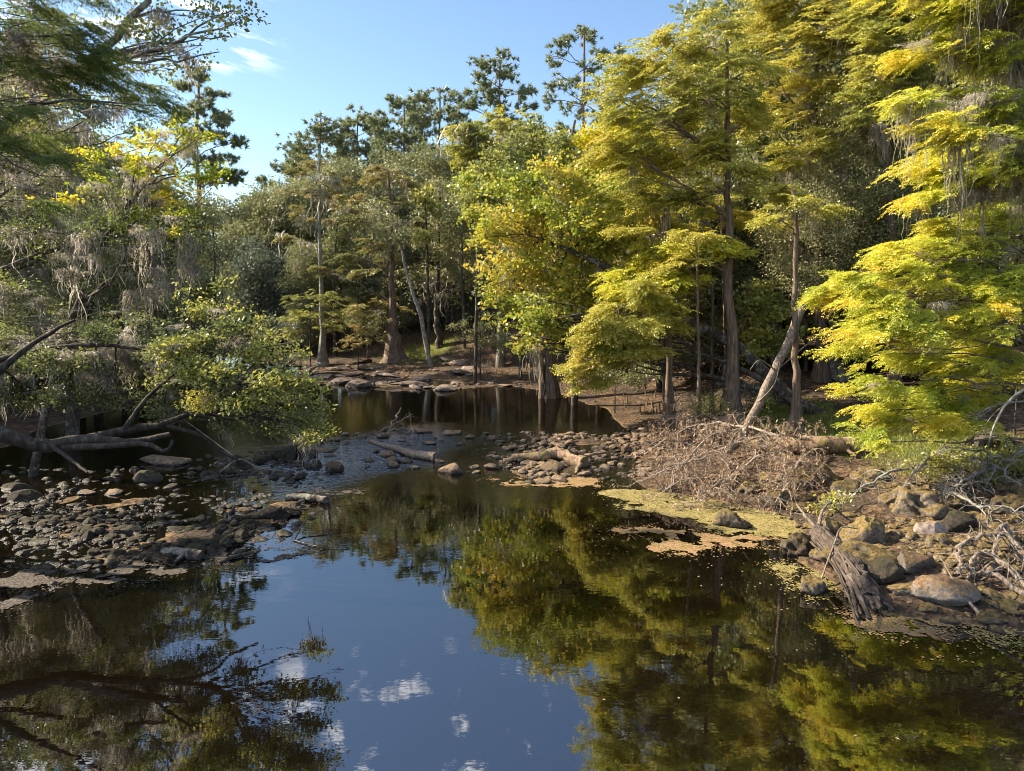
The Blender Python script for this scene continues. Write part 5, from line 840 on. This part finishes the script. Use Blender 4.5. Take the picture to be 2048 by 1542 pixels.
# ------------------------------------------------------------------ undergrowth
for lab, px, py, Y, bl, lk, sp_ in [('leafy vine tangle hanging on a snag between the tall cypress and the leaning dead trunk', 1530, 780, 32, [(1530, 580, 34, 26), (1500, 610, 30, 26), (1545, 630, 36, 28), (1515, 660, 34, 26), (1560, 690, 32, 26), (1500, 700, 28, 24), (1560, 600, 28, 20), (1590, 660, 20, 24)], 'shrub', 'maple'),
    ('dark leafy bush on the shaded bank behind the lime boughs', 1900, 800, 30, [(1880, 780, 50, 30), (1940, 770, 50, 34), (1990, 790, 50, 34), (1850, 810, 40, 24), (2030, 760, 50, 44), (1960, 730, 50, 30)], 'oak', 'oak'),
    ('leafy green undergrowth low over the boulders at the right edge', 1960, 960, 20.5, [(1900, 930, 44, 18), (1960, 935, 50, 22), (2020, 930, 44, 26), (1850, 935, 34, 14), (2000, 1000, 40, 16)], 'shrub', 'oak'),
    ('small sapling with pale yellow leaves over the stones by the duckweed', 1672, 1020, 18.5, [(1668, 1000, 22, 12), (1690, 990, 16, 8), (1650, 1010, 14, 7)], 'maple', 'oaknear'),
    ('low green plants around the foot of the slim reddish trunk', 1420, 830, 28.5, [(1420, 805, 26, 14), (1445, 815, 20, 10), (1400, 815, 18, 10), (1520, 800, 22, 14)], 'shrub', 'oak'),
    ('shaded fern like shrub on the muddy slope beside the drooping cypress', 1230, 780, 37, [(1210, 745, 30, 12), (1250, 752, 30, 12), (1280, 765, 26, 12), (1180, 735, 24, 12), (1300, 740, 26, 16)], 'oak', 'oak'),
    ('dark shrub line at the top of the muddy slope behind the slim trunks', 1290, 730, 42, [(1240, 700, 36, 20), (1290, 705, 40, 22), (1340, 700, 40, 24), (1390, 700, 40, 24), (1200, 700, 30, 18), (1440, 700, 36, 26)], 'oakdark', 'oak'),
    ('bright green bush at the far right edge by the railing', 2035, 760, 25, [(2035, 745, 26, 16), (2060, 760, 30, 20)], 'maple', 'maple')]:
    b0 = onground(px, py); b0 = np.array([b0[0], b0[1], b0[2]]) if py > 900 else base(px, Y)
    tree('undergrowth_shrub', lab, 'shrub', [b0, at(px, bl[0][1]+20, Y)], .05, .02, B(Y, bl, jit=.5), sp_, lk, 15 if Y > 22 else 26, 'dark', vbase=.45)
g = np.random.default_rng(14); mb = MB()
N = 26000; cs = [np.append(c, r) for c, r in zip(GRASS, (3.4, 3.0, 3.4, 2.4, 1.6, 5.))]; ci = g.choice(6, N, p=[.24, .2, .24, .14, .06, .12]); cc = np.array(cs)[ci]; rr = cc[:, 2]*np.sqrt(g.random(N)); aa = g.uniform(0, 6.28, N); x = cc[:, 0]+rr*np.cos(aa); y = cc[:, 1]+rr*np.sin(aa); k = (fbm(x, y, 1.2, 40) > .42) & (sdf(WATER, x, y) > .3); x, y = x[k], y[k]; n = len(x)
z = ground(x, y); h = g.uniform(.06, .26, n)*(1+.8*(y > 45)); d = unit(g.normal(size=(n, 3))*np.array([.6, .6, 0])+np.array([0, 0, 1.])); s = unit(np.cross(d, g.normal(size=(n, 3)))); b0 = np.stack([x, y, z-.02], -1)
V = np.stack([b0+s*.014, b0-s*.014, b0+d*h[:, None]], 1); mb.add(V.reshape(-1, 3), t=np.arange(n*3).reshape(-1, 3), a=np.repeat(g.random(n), 3)); mb.obj('grass', ML['grass'], kind='stuff')
N = 90000; x = g.uniform(-16, 30, N); y = g.uniform(11, 62, N); s_ = sdf(WATER, x, y); k = (s_ > .05) & (np.abs(x) < .78*y) & (g.random(N) < np.clip(1.6-y/50, .25, 1)); x, y = x[k], y[k]; n = len(x); c = np.stack([x, y, ground(x, y)+.012], -1); d = unit(g.normal(size=(n, 3))*np.array([1, 1, .25])); nn = unit(g.normal(size=(n, 3))*.35+np.array([0, 0, 1.])); d = unit(d-nn*(d*nn).sum(-1, keepdims=True)); q = leaf_quad(c, d, nn, g.uniform(.05, .12, (n, 1)), g.uniform(.03, .06, (n, 1)))
mb = MB(); mb.add(q.reshape(-1, 3), q=np.arange(n*4).reshape(-1, 4), a=np.repeat(g.random(n), 4)); mb.obj('fallen_leaves', ML['litter'], kind='stuff')

g = np.random.default_rng(77); N = 900; x = g.uniform(-11, 11, N); y = g.uniform(8, 24, N); k = (sdf(WATER, x, y) < -.2) & (np.abs(x) < .72*y) & (fbm(x, y, 2.5, 80) > .64) & (x > 1); x, y = x[k], y[k]; n = len(x)
d = unit(np.stack([g.normal(size=n), g.normal(size=n), np.zeros(n)], -1)); q = leaf_quad(np.stack([x, y, np.full(n, .008)], -1), d, np.tile([0., 0, 1.], (n, 1)), g.uniform(.03, .09, (n, 1)), g.uniform(.02, .05, (n, 1)))
mb = MB(); mb.add(q.reshape(-1, 3), q=np.arange(n*4).reshape(-1, 4), a=np.repeat(g.random(n), 4)); mb.obj('floating_leaves', ML['dead'], kind='stuff')
